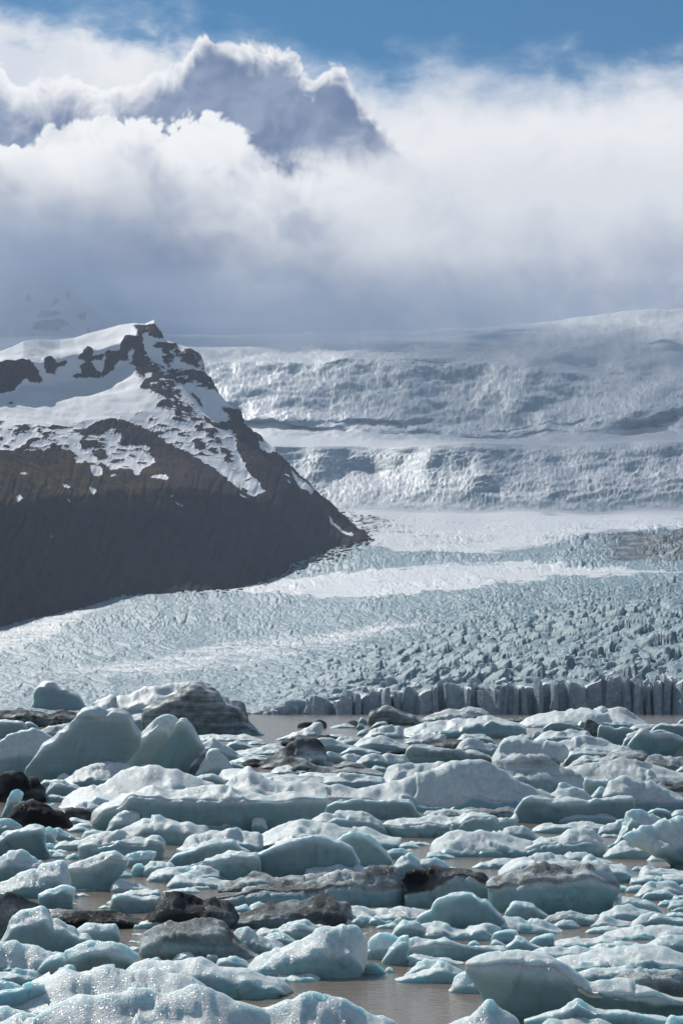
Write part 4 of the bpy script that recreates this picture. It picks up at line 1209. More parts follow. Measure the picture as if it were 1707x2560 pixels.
ICE = """
b|A1|300|k=.8|-60,200 -20,175 10,175 45,205 70,240 78,262 76,290|smooth rounded berg cut by the left edge, beside the glacier foot
b|A1|312|k=.8|140,290 160,245 195,200 250,172 290,165 330,180 350,230|pale slab leaning behind the tall blocky berg at upper left
c|A1|300|k=.6|60,225 100,222 150,240 158,285|low chunk between the left edge dome and the leaning pale slab
b|A1|332|k=.93 blue=.5 deep=.6|245,325 275,270 295,215 297,150 310,105 350,75 440,58 470,65 500,100 580,108 600,130 680,155 700,180 740,235 765,290|tall blocky blue grey berg with stepped top at upper left
c|A1|322|k=.4|250,320 285,262 318,252 345,285 358,320|bright little hump against the foot of the tall blocky berg
c|A1|245|k=.8|685,155 740,138 752,165 785,235|narrow upright block just right of the tall blocky berg
b|A2|470|k=.6 dirt=.12|-660,240 -620,215 -490,185 -465,205 -420,180 -270,130 -120,118 30,85 130,65 210,55 250,80 330,150|long pale cap slab lying along the top of the big dark berg
d|A2|522|k=.8 dirt=.6 blue=.2|-230,300 -150,250 -60,225 60,180 160,130 215,88 250,82 320,130 380,150 440,205 510,212 525,235 580,240 640,250 660,280 655,330 670,390 720,440 800,490 850,515|big dark grey berg with fluted right shoulder and a low black toe reaching the water
c|A1|250|k=.5 dirt=.25|745,250 800,240 900,235 990,205 1010,240|low grey shelf right of the tall blocky berg
b|A1|350|k=.6 dirt=.18|910,300 960,270 1040,255 1130,240 1160,250 1210,250 1245,228 1255,250 1330,275 1430,295 1470,330|pale knobbly hump in front of the big dark berg
d|A1|445|k=.55 dirt=.8|-20,310 40,300 120,305 170,295 215,305 250,330 370,330 420,345 520,325 640,325 720,330 760,345|black gritty ice band under the tall blocky berg
d|A2|475|k=.6 dirt=.42|-330,345 -270,340 -200,340 -100,320 60,295 130,300 200,345 245,400 250,450|smooth grey hump behind the tilted slabs, below the big dark berg
d|A2|503|k=.6 dirt=.8|215,490 230,465 300,472 355,485 370,500|thin black sliver at the foot of the big dark berg
b|A1|545|k=.85 blue=.5|-20,385 100,385 200,395 240,430 250,470|pale shelf with dark teal undercut at the left edge
c|A1|490|k=.75|215,435 225,405 280,395 310,410 350,462|rounded pale knob at the end of the left edge shelf
d|A1|565|k=.5 dirt=.4 frac=.3|340,480 450,450 560,430 610,420 640,440 650,520|grey ridge just left of the great tilted slab
b|A1|860|k=.45 frac=.3|-20,590 40,545 70,510 120,500 240,485 290,470 340,470 400,505 470,550 520,640 540,760|bright rippled berg lying left of the great tilted slab
b|A1|935|k=.93 dirt=.22 blue=.35 br=1010 deep=.5 frac=.3|222,880 235,810 290,735 400,610 470,550 530,490 620,440 650,390 690,345 750,300 820,283 880,295 950,325 1000,305 1060,298 1110,305 1150,350 1170,410 1190,445 1230,480 1245,560|great tilted grey blue slab with double humped top, largest of the leaning slabs
b|A1|905|k=.78 blue=.4 bl=1000 br=1180 deep=.5 frac=.3|1060,770 1140,640 1200,560 1240,520 1300,460 1360,400 1420,345 1470,333 1530,345 1565,380|second leaning slab with sunlit snowy upper side
d|A2|866|k=.95 dirt=1.2 bl=-275 br=160 frac=.3|-262,785 -120,590 -22,478 44,412 95,372 150,380 200,470|black seam of dirt between the second leaning slab and the dark blue face
b|A2|868|k=.95 blue=.75 bl=-250 br=190 frac=.3|-240,790 -100,600 0,490 60,430 105,385 165,375 185,400 210,450 240,500 300,590 345,635|dark blue smooth triangular face, third of the leaning slabs
d|A2|872|k=.9 dirt=.6 bl=170 br=260|165,850 250,730 340,628 372,630 390,665|thin dark dirt streaked slab leaning on the dark blue face
b|A2|885|k=.3 bl=245 br=580|245,860 310,740 380,640 440,650 480,680 520,720 575,800|sunlit wedge at the right end of the leaning slabs
b|A2|745|k=.55|290,600 350,560 400,520 450,570 520,630 600,670 660,705|pale cone behind the sunlit wedge of the leaning slabs
c|A1|945|k=.5 frac=.3|490,915 530,870 570,845 600,855 640,885 650,920|small pale cone in front of the great tilted slab
b|A1|965|k=.3 frac=.3|545,925 650,870 670,830 760,785 900,762 1040,757 1120,775 1160,800 1180,860|low white mound in front of the great tilted slab
b|A1|905|k=.6|1040,870 1080,825 1150,790 1200,755 1230,748 1270,770 1300,810|small pale hump below the seam of the leaning slabs
c|A1|965|k=.6 frac=.3|365,940 400,905 440,910 500,905 560,925 580,950|low lumpy piece at the left foot of the great tilted slab
b|A2|990|k=.7|235,885 330,855 400,845 450,880 515,935 520,980|smooth blue mound right of the thin dark slab
b|A1|1060|k=.7|412,1030 440,960 480,925 540,918 600,930 660,950 715,975 740,1020|shaded rounded boulder of ice beside the black debris heap
f|B1|122|k=.7|400,95 430,65 520,66 600,72 640,95|thin pale ledge under the shaded rounded boulder
b|A1|1178|k=.3|525,1160 560,1100 620,1040 700,985 830,920 1000,880 1200,830 1290,800 1390,792 1430,815 1550,815 1620,850 1710,880 1790,925 1870,935 1925,985|long sparkling whaleback between the leaning slabs and the flat table berg
d|A1|1105|k=.45 dirt=1.0|-30,900 60,850 130,840 200,860 250,900 330,890 360,935 410,965 420,1060|jagged black debris heap at the left edge, upper of the two black lumps
c|B1|262|k=.6 dirt=.15 bl=30 br=110|28,250 50,190 90,90 110,30 165,5 220,30 228,60 190,120 150,190|upright white finger of ice standing on the black debris
d|B1|352|k=.6 dirt=1.0|60,280 130,190 200,130 280,110 360,130 430,180 480,200 560,210 620,270 655,320|black rounded lump below the white finger, at the left edge
c|B1|255|k=.4 dirt=.2|350,200 380,150 440,140 490,130 500,150 470,200 450,240|white streak of ice draped over the black rounded lump
d|B1|278|k=.75 dirt=1.0|583,245 590,190 620,172 720,185 800,205 828,245|small flat black block beside the left end of the table berg
b|B1|225|k=.35|635,190 700,140 780,100 880,90 960,105 985,140|low white floe wedged behind the small flat black block
c|B1|312|k=.5|608,275 640,258 720,275 760,285 820,298|
c|B1|347|k=.5|638,340 700,315 800,308 848,335|
c|B1|388|k=.5|608,365 680,340 760,335 805,375|
b|B2|385|k=.6 bl=-640 br=1335 under=.35 blue=.7 deep=.35 frac=.3|-655,310 -640,230 -610,190 -550,150 -470,120 -370,60 -270,45 -150,20 90,0 240,-5 440,10 640,40 780,75 860,85 950,60 1050,52 1160,62 1390,85 1395,120 1370,165|broad flat topped table berg with a shaded teal cliff, widest in the middle left|-655,320 -560,215 -480,195 -420,185 -300,100 -100,125 100,130 300,130 500,128 570,120 700,125 850,110 1000,120 1200,102 1400,100
b|B2|392|k=.45 blue=.6|-530,380 -470,270 -400,220 -300,205 -240,240 -200,300 -170,360|snowy buttress under the left part of the table berg cliff
b|B2|385|k=.4 blue=.5|190,340 230,280 270,240 380,235 540,240 600,290 690,365|snowy buttress under the middle of the table berg cliff
c|B2|385|k=.45|735,310 745,262 790,255 850,270 872,330 880,370|snowy lump under the right part of the table berg cliff
b|B2|497|k=.45 dirt=.22|-420,370 -320,330 -220,280 -120,250 -70,245 0,272 40,262 120,290 190,272 260,320 340,340 390,390 395,450|lumpy white berg streaked grey, in front of the table berg
c|B1|445|k=.5|728,430 770,375 850,375 920,385 975,410|low knob left of the lumpy streaked berg
b|B1|622|k=.5 br=1440|702,530 730,470 800,440 960,390 1040,378 1120,395 1200,430 1300,455 1330,430 1400,440 1440,480 1447,560|sparkling flat berg with pale knob at its right end|700,525 800,520 1000,515 1200,512 1290,500 1320,470 1440,490
b|B1|612|k=.8 blue=.6 under=.25|-60,450 0,425 100,375 250,325 390,318 410,335 420,370 415,430 430,520 470,585|teal faced berg at the left edge, below the black rounded lump
c|B1|505|k=.6 bl=420 br=470|412,350 450,330 480,360 515,410 500,440 470,470|twisted fin at the right end of the teal faced left berg
b|B1|405|k=.4|-40,310 20,265 45,258 120,285 210,330 230,370|soft white mound behind the teal faced left berg
b|B1|458|k=.5 dirt=.22|485,350 530,345 600,385 650,410 690,430 745,445|greyish low piece right of the twisted fin
b|B1|548|k=.5|480,525 540,475 620,465 720,455 775,455 785,500|long low floe left of the sparkling flat berg
c|B1|548|k=.6|408,515 440,485 480,500 492,540|
c|B1|614|k=.4|472,595 500,565 560,565 605,595|
c|B1|625|k=.4|585,615 650,582 690,575 710,605|
c|B1|560|k=.5|430,548 480,540 560,545 610,552|
b|B1|815|k=.5 blue=.5|-60,650 30,610 120,555 215,530 260,555 310,600 370,640 440,690 450,740|sunlit peak at the left edge with a teal hollow beneath
b|B1|965|k=.4 blue=.45|-60,845 0,830 170,785 310,710 360,715 430,670 520,640 575,622 600,650 620,720 645,790 652,880|big white berg rising to a vertical cut edge, at left
b|B1|1050|k=.72 blue=.5|360,930 450,880 560,855 640,868 682,885 668,950 662,1035|squared blue end block at the foot of the big white left berg
b|B1|893|k=.6 blue=.55 bl=640 br=1042 frac=.3|598,710 640,680 720,650 830,620 900,590 960,565 1010,560 1060,575 1100,610 1130,640 1100,700 1050,760|thick drum shaped berg with smooth teal side, left of centre|598,715 700,722 820,712 900,690 1000,625 1130,645
b|B1|695|k=.5 bl=1090 br=1330|1085,630 1130,580 1250,555 1360,543 1388,550 1382,590 1355,635|horn of ice projecting behind the thick drum shaped berg
c|B1|772|k=.7|1163,725 1190,680 1230,660 1285,668 1290,720|
b|B1|778|k=.55|1262,745 1280,680 1320,650 1420,640 1500,650 1560,700|rounded small berg right of the horn of ice
b|B2|828|k=.5|-172,810 -130,740 -70,705 20,705 180,690 380,695 460,725 465,770|low smooth berg with a bulbous left end, above the pair of small floes
c|B1|788|k=.5|1045,775 1060,745 1110,735 1175,750|
b|B1|918|k=.5 frac=.3|983,900 1000,840 1060,815 1140,830 1250,850 1338,885|small loaf shaped floe right of the drum shaped berg
c|B1|947|k=.4|1038,942 1150,905 1290,900 1400,885 1425,915|
c|B1|950|k=.35|662,942 730,915 805,938|
c|B1|897|k=.35|688,892 780,885 865,892|
b|B1|1088|k=.7|985,1060 1015,950 1060,945 1130,925 1200,945 1350,970 1440,965 1460,1040|white square edged floe behind the black debris ridge|985,1000 1015,978 1200,985 1300,992 1460,1000
d|C1|325|k=.5 dirt=.9|-60,20 -20,-50 100,-85 220,-55 330,10 430,50 470,150 480,260|black striped debris ridge at the left edge below the big white berg
d|C1|218|k=.5 dirt=.88|400,80 520,50 700,78 960,85 1100,92 1200,125 1290,150 1310,190|long low black gritty ridge across the water, left of centre
d|C2|215|k=.55 dirt=1.0|-240,200 -180,130 -90,60 -60,-30 0,-70 90,-75 150,-40 260,-20 330,10 420,-10 530,-20 570,20 620,90 650,150|jet black jagged ridge of debris, highest of the black ice
d|C2|218|k=.45 dirt=.82|480,195 560,140 640,90 800,60 960,30 1080,0 1200,-10 1330,-45 1450,-30 1500,0 1560,0 1590,30 1600,80 1540,170|long charcoal ridge with glittering streaks right of the jet black one
c|C2|88|k=.5|555,30 620,20 690,-10 720,30 760,75|small white horn between the two black ridges
f|C2|84|k=.25|710,70 725,5 800,-10 860,5 1000,38|bright white floe behind the charcoal ridge
b|C2|488|k=.55 dirt=0.57|-228,420 -220,320 -180,270 -100,235 0,205 120,200 270,178 370,160 470,160 500,190 540,240 590,300 640,350 720,400 800,450|grey ribbed berg stained with grit in front of the black ridges
b|C2|435|k=.4 dirt=0.43|540,280 640,230 700,228 760,240 790,290 900,320 1000,340 1050,390|layered grey white piece right of the ribbed berg
b|C2|315|k=.55 dirt=0.34|755,275 830,220 900,235 960,230 1050,180 1130,155 1210,150 1280,180 1355,220|smooth grey hump below the charcoal ridge
c|C2|352|k=.5|825,305 880,255 960,255 1060,280 1118,310|low pale lens in front of the smooth grey hump
c|C2|513|k=.5|30,510 120,450 190,423 235,435 280,490|pointed small chunk in front of the grey ribbed berg, leftmost of four
c|C2|508|k=.7|343,495 355,445 440,437 455,470 458,502|cube shaped small chunk in front of the grey ribbed berg
c|C2|578|k=.6|435,530 460,475 520,460 600,470 680,490 745,545|rounded chunk in front of the grey ribbed berg, right of the cube
c|C2|495|k=.5|555,465 600,447 650,465 690,492|
b|C1|418|k=.68 blue=.4 frac=.3|35,330 60,290 110,220 125,180 150,120 220,65 330,45 405,35 440,70 460,110 480,145 560,175 600,205 680,220 720,265 780,262 820,300 872,340|pale conical berg with two stepped ridges at lower left
b|C1|348|k=.65 blue=.4 frac=.3|672,240 740,190 800,170 900,180 1030,180 1060,220 1075,270 1072,335|plump cushion shaped berg beside the conical berg
c|C1|275|k=.35|1175,300 1200,262 1250,260 1285,285|
c|C1|215|k=.4|1185,205 1210,188 1245,200|
c|C1|340|k=.35|1150,350 1190,320 1240,315 1260,345|
c|C1|410|k=.35|1130,400 1190,375 1245,385 1260,408|
b|C1|612|k=.22 frac=.3|-60,335 60,330 200,350 400,385 520,425 590,430 640,500|broad glittering white floe at the left edge below the conical berg
b|C1|612|k=.8 frac=.3|345,590 430,500 500,450 560,432 640,500 650,540|shaded smooth hump between the white floe and the mushroom
b|C1|628|k=.68 blue=.45 bl=680 br=1092 under=.3 frac=.3|585,435 600,410 680,380 730,350 800,338 900,338 980,333 1060,345 1120,380 1240,455 1250,478 1190,530|mushroom shaped berg with a pointed right wing and narrow foot
b|C1|702|k=.5 dirt=.18|-60,600 100,590 200,575 270,590 320,580 370,600 388,660|low dull floe at the left edge under the white floe
b|C1|795|k=.3|-60,660 60,660 150,690 218,718 230,750|flat pale floe in the left edge corner
b|C1|905|k=.85 blue=.4|-60,795 0,780 130,740 250,710 350,700 420,690 440,760|smooth teal bank behind the big foreground berg
b|C1|645|k=.5 frac=.3|495,615 560,570 640,530 685,560 705,600|small white hump at the foot of the mushroom
b|C1|522|k=.4|1225,505 1300,475 1400,470 1438,492|
b|C2|838|k=.6 blue=.5 br=970 frac=.3|-365,595 -270,515 -210,500 -60,500 30,505 150,492 300,487 400,505 480,540 550,560 620,570 690,570 760,590 870,635 980,665 1040,700 1080,735 1112,775 1060,805|long smooth blue grey berg with rippled right nose, in front of the cube chunk
b|C1|990|k=.25|-60,1010 80,930 120,900 200,820 300,750 400,670 500,610 560,585 640,575 690,610 760,625 870,620 900,590 980,565 1060,580 1180,580 1330,590 1470,600 1570,605 1660,625 1730,660 1810,710 1850,745 1880,800|rear half of the big crystalline foreground berg, behind a dark groove
b|C1|1380|k=.25 deep=.6|330,1010 400,955 560,880 700,825 880,800 1100,795 1250,815 1400,805 1540,790 1700,775 1850,765 1890,800 2030,840 2170,870 2290,905 2380,960|front half of the big crystalline foreground berg, reaching the bottom edge
b|C2|1330|k=.3|640,990 720,930 820,900 960,840 1100,775 1160,745 1260,730 1380,745 1440,775 1560,825 1640,870 1720,925 1800,960 1880,972 1970,1020 2040,1090|rounded glittering hump at the bottom edge left of the open water
b|C1|1160|k=.3|-90,960 -20,915 80,900 200,912 300,950 420,985 480,1040|flat crystalline apron in the bottom left corner, behind another
b|C1|1330|k=.3|-90,1080 150,1012 400,985 650,970 900,965 1240,972 1400,1040 1450,1090|lowest crystalline ledge along the bottom edge at left
b|C2|655|k=.42 blue=.55|688,590 720,530 780,470 850,445 930,450 1000,400 1110,310 1220,285 1330,230 1440,205 1600,193 1650,215 1690,280 1720,340 1740,430 1738,500 1710,580|large sparkling berg with dimpled side standing in open water, bottom centre
f|C2|685|k=.4|790,650 1000,648 1180,620 1250,605 1335,645|toothed spit at the foot of the large dimpled berg
b|C3|645|k=.5 blue=.5|-160,520 -60,460 0,430 110,450 160,510 170,560 150,620|rounded lump at the right foot of the large dimpled berg
c|C3|610|k=.95 blue=.6|228,595 260,540 330,520 380,560 428,602|small dark teal wedge floating alone beside the dimpled berg
c|C3|598|k=.4|422,585 450,545 492,565|
b|C3|487|k=.45|248,390 300,300 380,262 450,250 500,270 560,300 570,360 560,430|snowy mound behind the shark fin
b|C3|533|k=.72 bl=395 br=705|393,505 430,450 470,380 560,290 625,268 634,335 595,405 590,455 640,485 705,498|small berg shaped like a shark fin on a flat foot
f|C3|543|k=.4|590,470 700,440 780,450 850,475 1000,495 1105,522|thin submerged looking tongue right of the shark fin
b|C3|488|k=.65 blue=.5|588,420 640,320 700,300 800,305 860,335 1000,340 1120,355 1250,375 1400,370 1450,385 1490,440|long sausage shaped floe with a sheer front, bottom right of centre|588,408 800,372 1000,378 1200,388 1490,420
b|C3|645|k=.6|585,630 650,570 720,505 800,495 890,495 945,525 960,590|rear arched hump of the small pair in open water
b|C3|692|k=.58|503,665 600,630 700,610 800,565 870,530 930,520 1020,540 1100,590 1110,640|front arched hump of the small pair in open water
b|C3|785|k=.35 frac=.3|990,735 1020,640 1100,600 1180,582 1240,620 1330,665 1400,720 1434,778|bright pointed floe left of the big winged berg
f|C3|778|k=.4|970,755 1000,725 1060,712 1120,720 1180,765|
f|C3|192|k=.3|35,170 80,80 110,20 250,30 340,45 480,30 680,50 810,72 830,150|wide flat floe behind the teal dome, in front of the grit topped blocks
b|C3|182|k=.6|285,150 340,100 460,85 600,75 720,70 725,140|smooth ridge at the left foot of the teal dome
c|C3|203|k=.6|28,195 60,160 180,130 190,90 250,110 240,150 210,195|glassy curled chip next to the end of the charcoal ridge
c|C3|217|k=.5|345,205 420,170 500,157 542,180|
c|C3|262|k=.35|190,255 215,235 275,258|
b|C3|252|k=.93 blue=.6 frac=.3|688,160 700,105 760,75 830,45 850,-10 890,-50 1010,-80 1100,-110 1190,-120 1230,-80 1250,-50 1300,-45 1350,10 1380,50 1430,100 1480,180 1512,218|high dome shaped berg with a plain teal face, in front of the grit topped blocks
b|C3|308|k=.65|475,265 530,190 580,150 660,155 720,170 800,215 835,285|dark sided boulder at the front left of the teal dome
b|C3|320|k=.4|690,230 740,172 860,160 960,157 985,190 1050,210 1150,210 1250,185 1330,185 1420,210 1440,270|knobbly white skirt along the front of the teal dome
b|C4|338|k=.8|-130,315 -100,250 -40,220 30,213 90,235 115,285 60,330|smooth round boulder at the right foot of the teal dome
c|C3|378|k=.6|1135,355 1190,315 1240,350 1255,372|
c|C3|378|k=.5|1332,365 1360,328 1420,330 1475,365|
c|C4|414|k=.65|-30,395 60,330 100,280 130,290 200,335 325,380|small sharp wedge in front of the round boulder
c|C4|374|k=.8|200,330 270,285 350,270 415,268 420,335|small angular block right of the sharp wedge
b|C4|265|k=.3|-80,130 0,98 60,95 130,95 220,140 330,155 420,195 492,235|flat sparkling floe right of the teal dome
b|C4|128|k=.75|-10,90 10,40 50,0 120,-20 190,-20 240,0 270,30 330,75 378,102|smooth bump touching the front of the right grit topped block
b|C4|193|k=.55 dirt=0.38|300,155 380,110 480,80 570,70 620,85 700,105 800,105 815,145 735,188|ridged grey floe with a notch, below the right grit topped block
c|C4|218|k=.5 dirt=.25|398,192 470,145 530,135 600,165 645,195|small striped lump in front of the ridged grey floe
c|C4|203|k=.35|715,193 780,150 850,110 900,115 960,145 1090,155|glittering rubble patch right of the ridged grey floe
b|C4|95|k=.7|925,40 970,-20 1000,-45 1100,-50 1200,-40 1290,0 1330,40 1375,88|rounded pale berg right of the right grit topped block
b|C4|152|k=.5|798,108 830,75 930,55 950,30 1050,25 1160,50 1310,70 1300,120|low white floe in front of the rounded pale berg
b|C4|202|k=.3|1045,198 1120,150 1170,100 1300,70 1350,120|sloping white floe left of the dark flanked floe
b|C4|204|k=.75|1200,165 1260,105 1320,80 1400,120 1520,130 1640,150|floe with a dark shaded flank near the right edge
f|C4|132|k=.5|1365,100 1420,85 1520,75 1660,75|flat strip of floe at the right edge above the dark flanked floe
c|C4|207|k=.5|1475,198 1530,170 1660,165|
c|C4|64|k=.5|1425,55 1520,30 1660,30|
c|C4|262|k=.5|685,248 720,215 800,205 900,200 1010,208|thin little floe alone in the water, upper part of the lower right corner
b|C4|318|k=.28|835,285 860,250 1000,225 1150,200 1300,205 1500,200 1660,200|wide smooth white floe running to the right edge
b|C4|378|k=.35|410,358 430,325 560,300 640,300 740,310 850,280 1000,300 1030,340|sparkling floe with a blunt left end, left of the wide white floe
b|C4|435|k=.5 blue=.5|1180,370 1300,310 1450,285 1660,268|white bank with a shaded blue side at the right edge
f|C4|408|k=.55|720,400 800,350 900,340 1030,350 1200,360 1250,395|slim shaded ridge in front of the blunt ended floe
b|C4|500|k=.5 frac=.3|155,478 200,430 300,390 450,375 620,370 765,402 800,440|long rounded floe just above the big winged berg
b|C4|595|k=.28 frac=.3|370,505 500,465 640,445 700,420 850,405 1000,400 1150,375 1300,378 1380,382 1480,420 1660,470|large level floe with glittering edge right of the big winged berg
c|C4|592|k=.5 crust=.5|515,560 600,530 760,530 810,490 880,500 895,550|small translucent beige shard behind the big winged berg
b|C4|675|k=.5|570,610 700,575 900,560 1000,545 1060,530 1100,560 1165,605|narrow floe with a tilted fin at its right end, behind the winged berg
b|C4|840|k=.6 dirt=0.49|910,670 950,630 1060,610 1200,598 1350,592 1480,598 1530,630 1660,650|grey smeared boulder of ice at the right edge behind the winged berg
b|C4|1020|k=.7 blue=.6 bl=-130 under=.4 deep=.35 frac=.3|-352,530 -320,500 -270,485 -120,470 -20,470 100,480 300,490 400,510 500,550 560,590 620,640 700,720 900,740 1170,785 1400,805 1660,845|big winged berg with overhanging pointed left tip and teal hollow, bottom right|-352,535 -200,560 -100,555 0,560 200,590 400,600 550,640 650,720 900,790 1200,830 1660,880
b|C4|1140|k=.3 frac=.3|-510,1055 -320,990 -220,930 -140,850 -70,905 30,950 100,1010 120,1080|glittering skirt of crystals under the tip of the winged berg
b|C4|1125|k=.8 blue=.3 frac=.3|150,1010 300,960 480,930 540,880 605,832 680,860 800,900 950,920 1100,945 1300,975 1400,1000 1520,1020|shaded grey ridge leaning on the front of the winged berg
b|C4|1180|k=.3|300,1055 360,1000 440,987 600,1010 850,1030 950,1070|pale rounded tip at the bottom edge in front of the shaded grey ridge
b|C4|1180|k=.4|1350,1070 1410,990 1530,1000 1570,980 1660,985|white corner piece at the bottom right corner
b|B2|558|k=.32|85,548 140,500 180,430 230,400 380,395 600,385 800,390 835,420 840,480|white sloping berg in front of the table berg, left of centre
b|B2|540|k=.42|755,500 790,430 850,380 950,330 1060,310 1170,278 1230,300 1380,335 1560,345 1720,360 1870,410 2045,430 2040,460 2000,515|large white berg in the middle with an olive shaded left hollow
b|B2|432|k=.62|1230,300 1290,250 1350,205 1400,193 1470,195 1590,205 1720,208 1780,240 1850,295 1900,330 1952,415|long rounded berg with glittering right slope behind the large white middle berg
b|B2|375|k=.6|832,370 845,310 880,275 960,285 1090,298|small shaded knob below the right end of the table berg
b|B2|685|k=.88 blue=.5 dirt=.06 frac=.3|15,645 70,590 200,540 330,500 480,455 570,440 600,470 640,510 725,555|teal fin shaped berg with dark stains at its left foot
b|B2|798|k=.6 blue=.55 br=800|85,695 250,670 380,625 540,575 690,560 780,565 800,640 805,750|left half of the big blue grey cracked berg, sunlit on top|85,720 380,690 500,655 700,640 805,640
b|B2|778|k=.92 blue=.55 frac=.3|732,650 760,575 860,540 1050,470 1200,430 1310,415 1400,440 1500,465 1600,520 1680,640|main half of the big blue grey cracked berg with a long smooth face
b|B3|718|k=.92 blue=.75 frac=.3|-60,560 10,460 70,410 140,390 250,405 330,450 400,520 450,580 480,620 489,680|translucent teal egg shaped end of the big cracked berg
b|B2|802|k=.5|190,765 250,720 330,715 420,740 530,770 538,790|flat small floe, upper of the pair below the big cracked berg
b|B2|883|k=.5|0,855 60,780 110,757 250,775 400,800 540,815 605,825|loaf shaped floe with a pale top, lower of the pair below the big cracked berg
c|B2|922|k=.4|-30,910 150,880 250,875 295,908|
b|B2|933|k=.5 dirt=0.57|442,870 460,840 500,850 540,830 690,800 740,765 820,760 930,770 1040,775 1200,770 1210,850|gritty crumbling floe with a lumpy left end, behind the long grey slab
b|B2|805|k=.4|1190,775 1215,710 1260,690 1430,700 1500,675 1560,700 1620,715 1660,690 1720,700 1860,690 1880,730|white snowy bank behind the long grey slab
b|B2|905|k=.4 dirt=0.68|810,892 900,850 1100,820 1200,790 1400,780 1560,735 1700,735 1850,735 1870,800|speckled grey layer on the back of the long grey slab
b|B2|1035|k=.6 top=.52 dirt=.1 blue=.5 deep=.35|412,965 430,945 600,935 720,900 900,890 1150,850 1330,870 1420,815 1560,795 1620,800 1750,760 1870,720 1950,690 2010,705 2070,800 2102,860|long grey slab with pale teal base, leftmost of the three grit topped blocks|412,985 700,950 1000,950 1250,935 1420,905 1600,905 1750,930 1900,935 2020,885 2102,870
b|B3|1045|k=.6 top=.66 dirt=.12 blue=.5|590,800 610,742 700,735 800,750 960,735 1100,755 1250,770 1290,800 1312,850 1322,950|dark grit topped block in the middle of the three|590,940 640,930 760,910 900,860 1060,785 1150,790 1322,850
b|B4|1095|k=.6 top=.55 dirt=.06 blue=.8 frac=.3|-152,840 -100,785 0,770 280,730 480,715 700,710 850,705 880,725 930,790 970,850 965,900 930,970|right grit topped block with a straight dark teal wall|-152,875 -60,890 30,865 110,900 280,880 500,860 700,830 860,855 970,865
b|B3|760|k=.5|485,700 540,630 640,560 700,600 760,640 820,700 845,745|sharp white peak behind the middle grit topped block
b|B3|758|k=.6 blue=.5|715,660 740,618 830,612 900,625 960,660 1000,710 1008,740|smooth bluish shoulder right of the sharp white peak
c|B3|752|k=.7|982,690 1035,685 1042,742|
b|B3|742|k=.5|225,728 280,680 400,680 492,692 500,730|shaded low mound left of the sharp white peak
c|B3|735|k=.5|140,722 190,688 240,700 250,728|
b|B3|622|k=.6 frac=.3|435,560 500,530 570,525 605,545 612,580 590,612|little grey boulder right of the teal egg
c|B3|527|k=.5|542,522 560,495 640,490 735,515|
c|B3|507|k=.35|570,490 660,465 760,475 825,490|
c|B3|622|k=.4 frac=.3|780,605 795,560 850,560 890,550 950,580 1032,600|small two humped floe alone in the channel right of the teal egg
c|B3|550|k=.3|600,545 640,530 670,545|
b|B3|608|k=.3|812,530 830,480 880,440 970,390 1100,385 1280,375 1400,395 1500,430 1710,465 1740,540|broad whale shaped white berg with furrows at its right flank
b|B4|603|k=.6 dirt=.14|-20,605 60,530 200,480 400,430 600,390 765,375 772,400 800,430 872,490 858,585|tilted floe with a dark grey front and crumbling right end|-20,600 200,560 400,530 560,502 620,510 872,500
b|B3|408|k=.5|1275,395 1330,350 1390,312 1440,350 1445,400|small pale peak behind the whale shaped berg
b|B4|458|k=.5 dirt=.2|-40,410 0,355 60,340 180,335 240,380 270,430 292,456|grey lumpy block with holes behind the tilted floe
b|B4|398|k=.5 dirt=.13|235,360 330,305 420,310 560,310 640,315 720,290 800,310 862,322 820,380|wavy low floe behind the tilted floe, under the long pill shaped floe
c|B4|418|k=.5|485,415 520,380 570,372 615,395|
b|B4|312|k=.6 frac=.3|468,290 530,240 600,228 780,222 880,228 940,245 985,275|long pill shaped floe in front of the wave shaped berg
b|B4|305|k=.92 blue=.6 under=.3 frac=.3|58,330 90,210 120,150 160,95 220,85 300,90 400,125 480,130 620,118 720,125 790,95 850,90 920,85 1110,75 1126,110 1132,190|long wave shaped berg with a teal wall and squared right end
b|B3|438|k=.65 blue=.45 bl=460|398,325 440,300 560,285 700,290 760,265 880,262 1060,265 1090,250 1190,228 1290,245 1370,270 1390,300 1450,280 1520,260 1560,225 1580,290|long broken berg with a dark teal side across the channel, right of centre|398,330 600,350 800,330 880,345 1100,302 1160,285 1580,280
c|B3|272|k=.5|730,268 780,240 840,210 880,225 945,255|white fang on the back of the long broken berg
b|B3|268|k=.6 dirt=0.57|757,225 790,195 860,205 970,190 1060,205 1110,205 1180,170 1260,195 1380,195 1500,165 1560,185 1568,215|dirty undulating strip behind the long broken berg
b|A2|1110|k=.3|450,1000 560,915 640,855 705,803 760,840 870,900 1000,935 1170,960 1400,985 1600,1010 1640,1050|smooth white cone with a long tail behind the table berg
b|A2|950|k=.5|442,880 480,825 560,810 650,805 720,830 820,860 1000,870 1200,860 1400,855 1640,865|white bank behind the smooth white cone
d|A2|955|k=.4 dirt=.35|850,940 950,890 1050,875 1200,880 1350,890 1450,920|patch of grey gritty snow behind the tail of the white cone
b|A3|1192|k=.6 deep=.35 blue=.45 frac=.3|-90,975 0,945 60,945 130,978 200,985 400,962 560,935 650,895 800,862 1000,803 1100,787 1270,757 1400,800 1500,870 1600,940 1750,1000 1900,1060|huge smooth snow slope rising to a ridge, largest berg right of the middle|-90,1085 200,1098 650,1102 680,1132 850,1132 1000,1132 1200,1112 1400,1132 1600,1128 1900,1105
b|B3|270|k=.93 blue=.35 frac=.3|-90,160 0,118 80,120 160,105 400,112 440,128 500,108 640,110 670,140 700,200 752,242|plain shaded blue grey wall at the foot of the huge snow slope
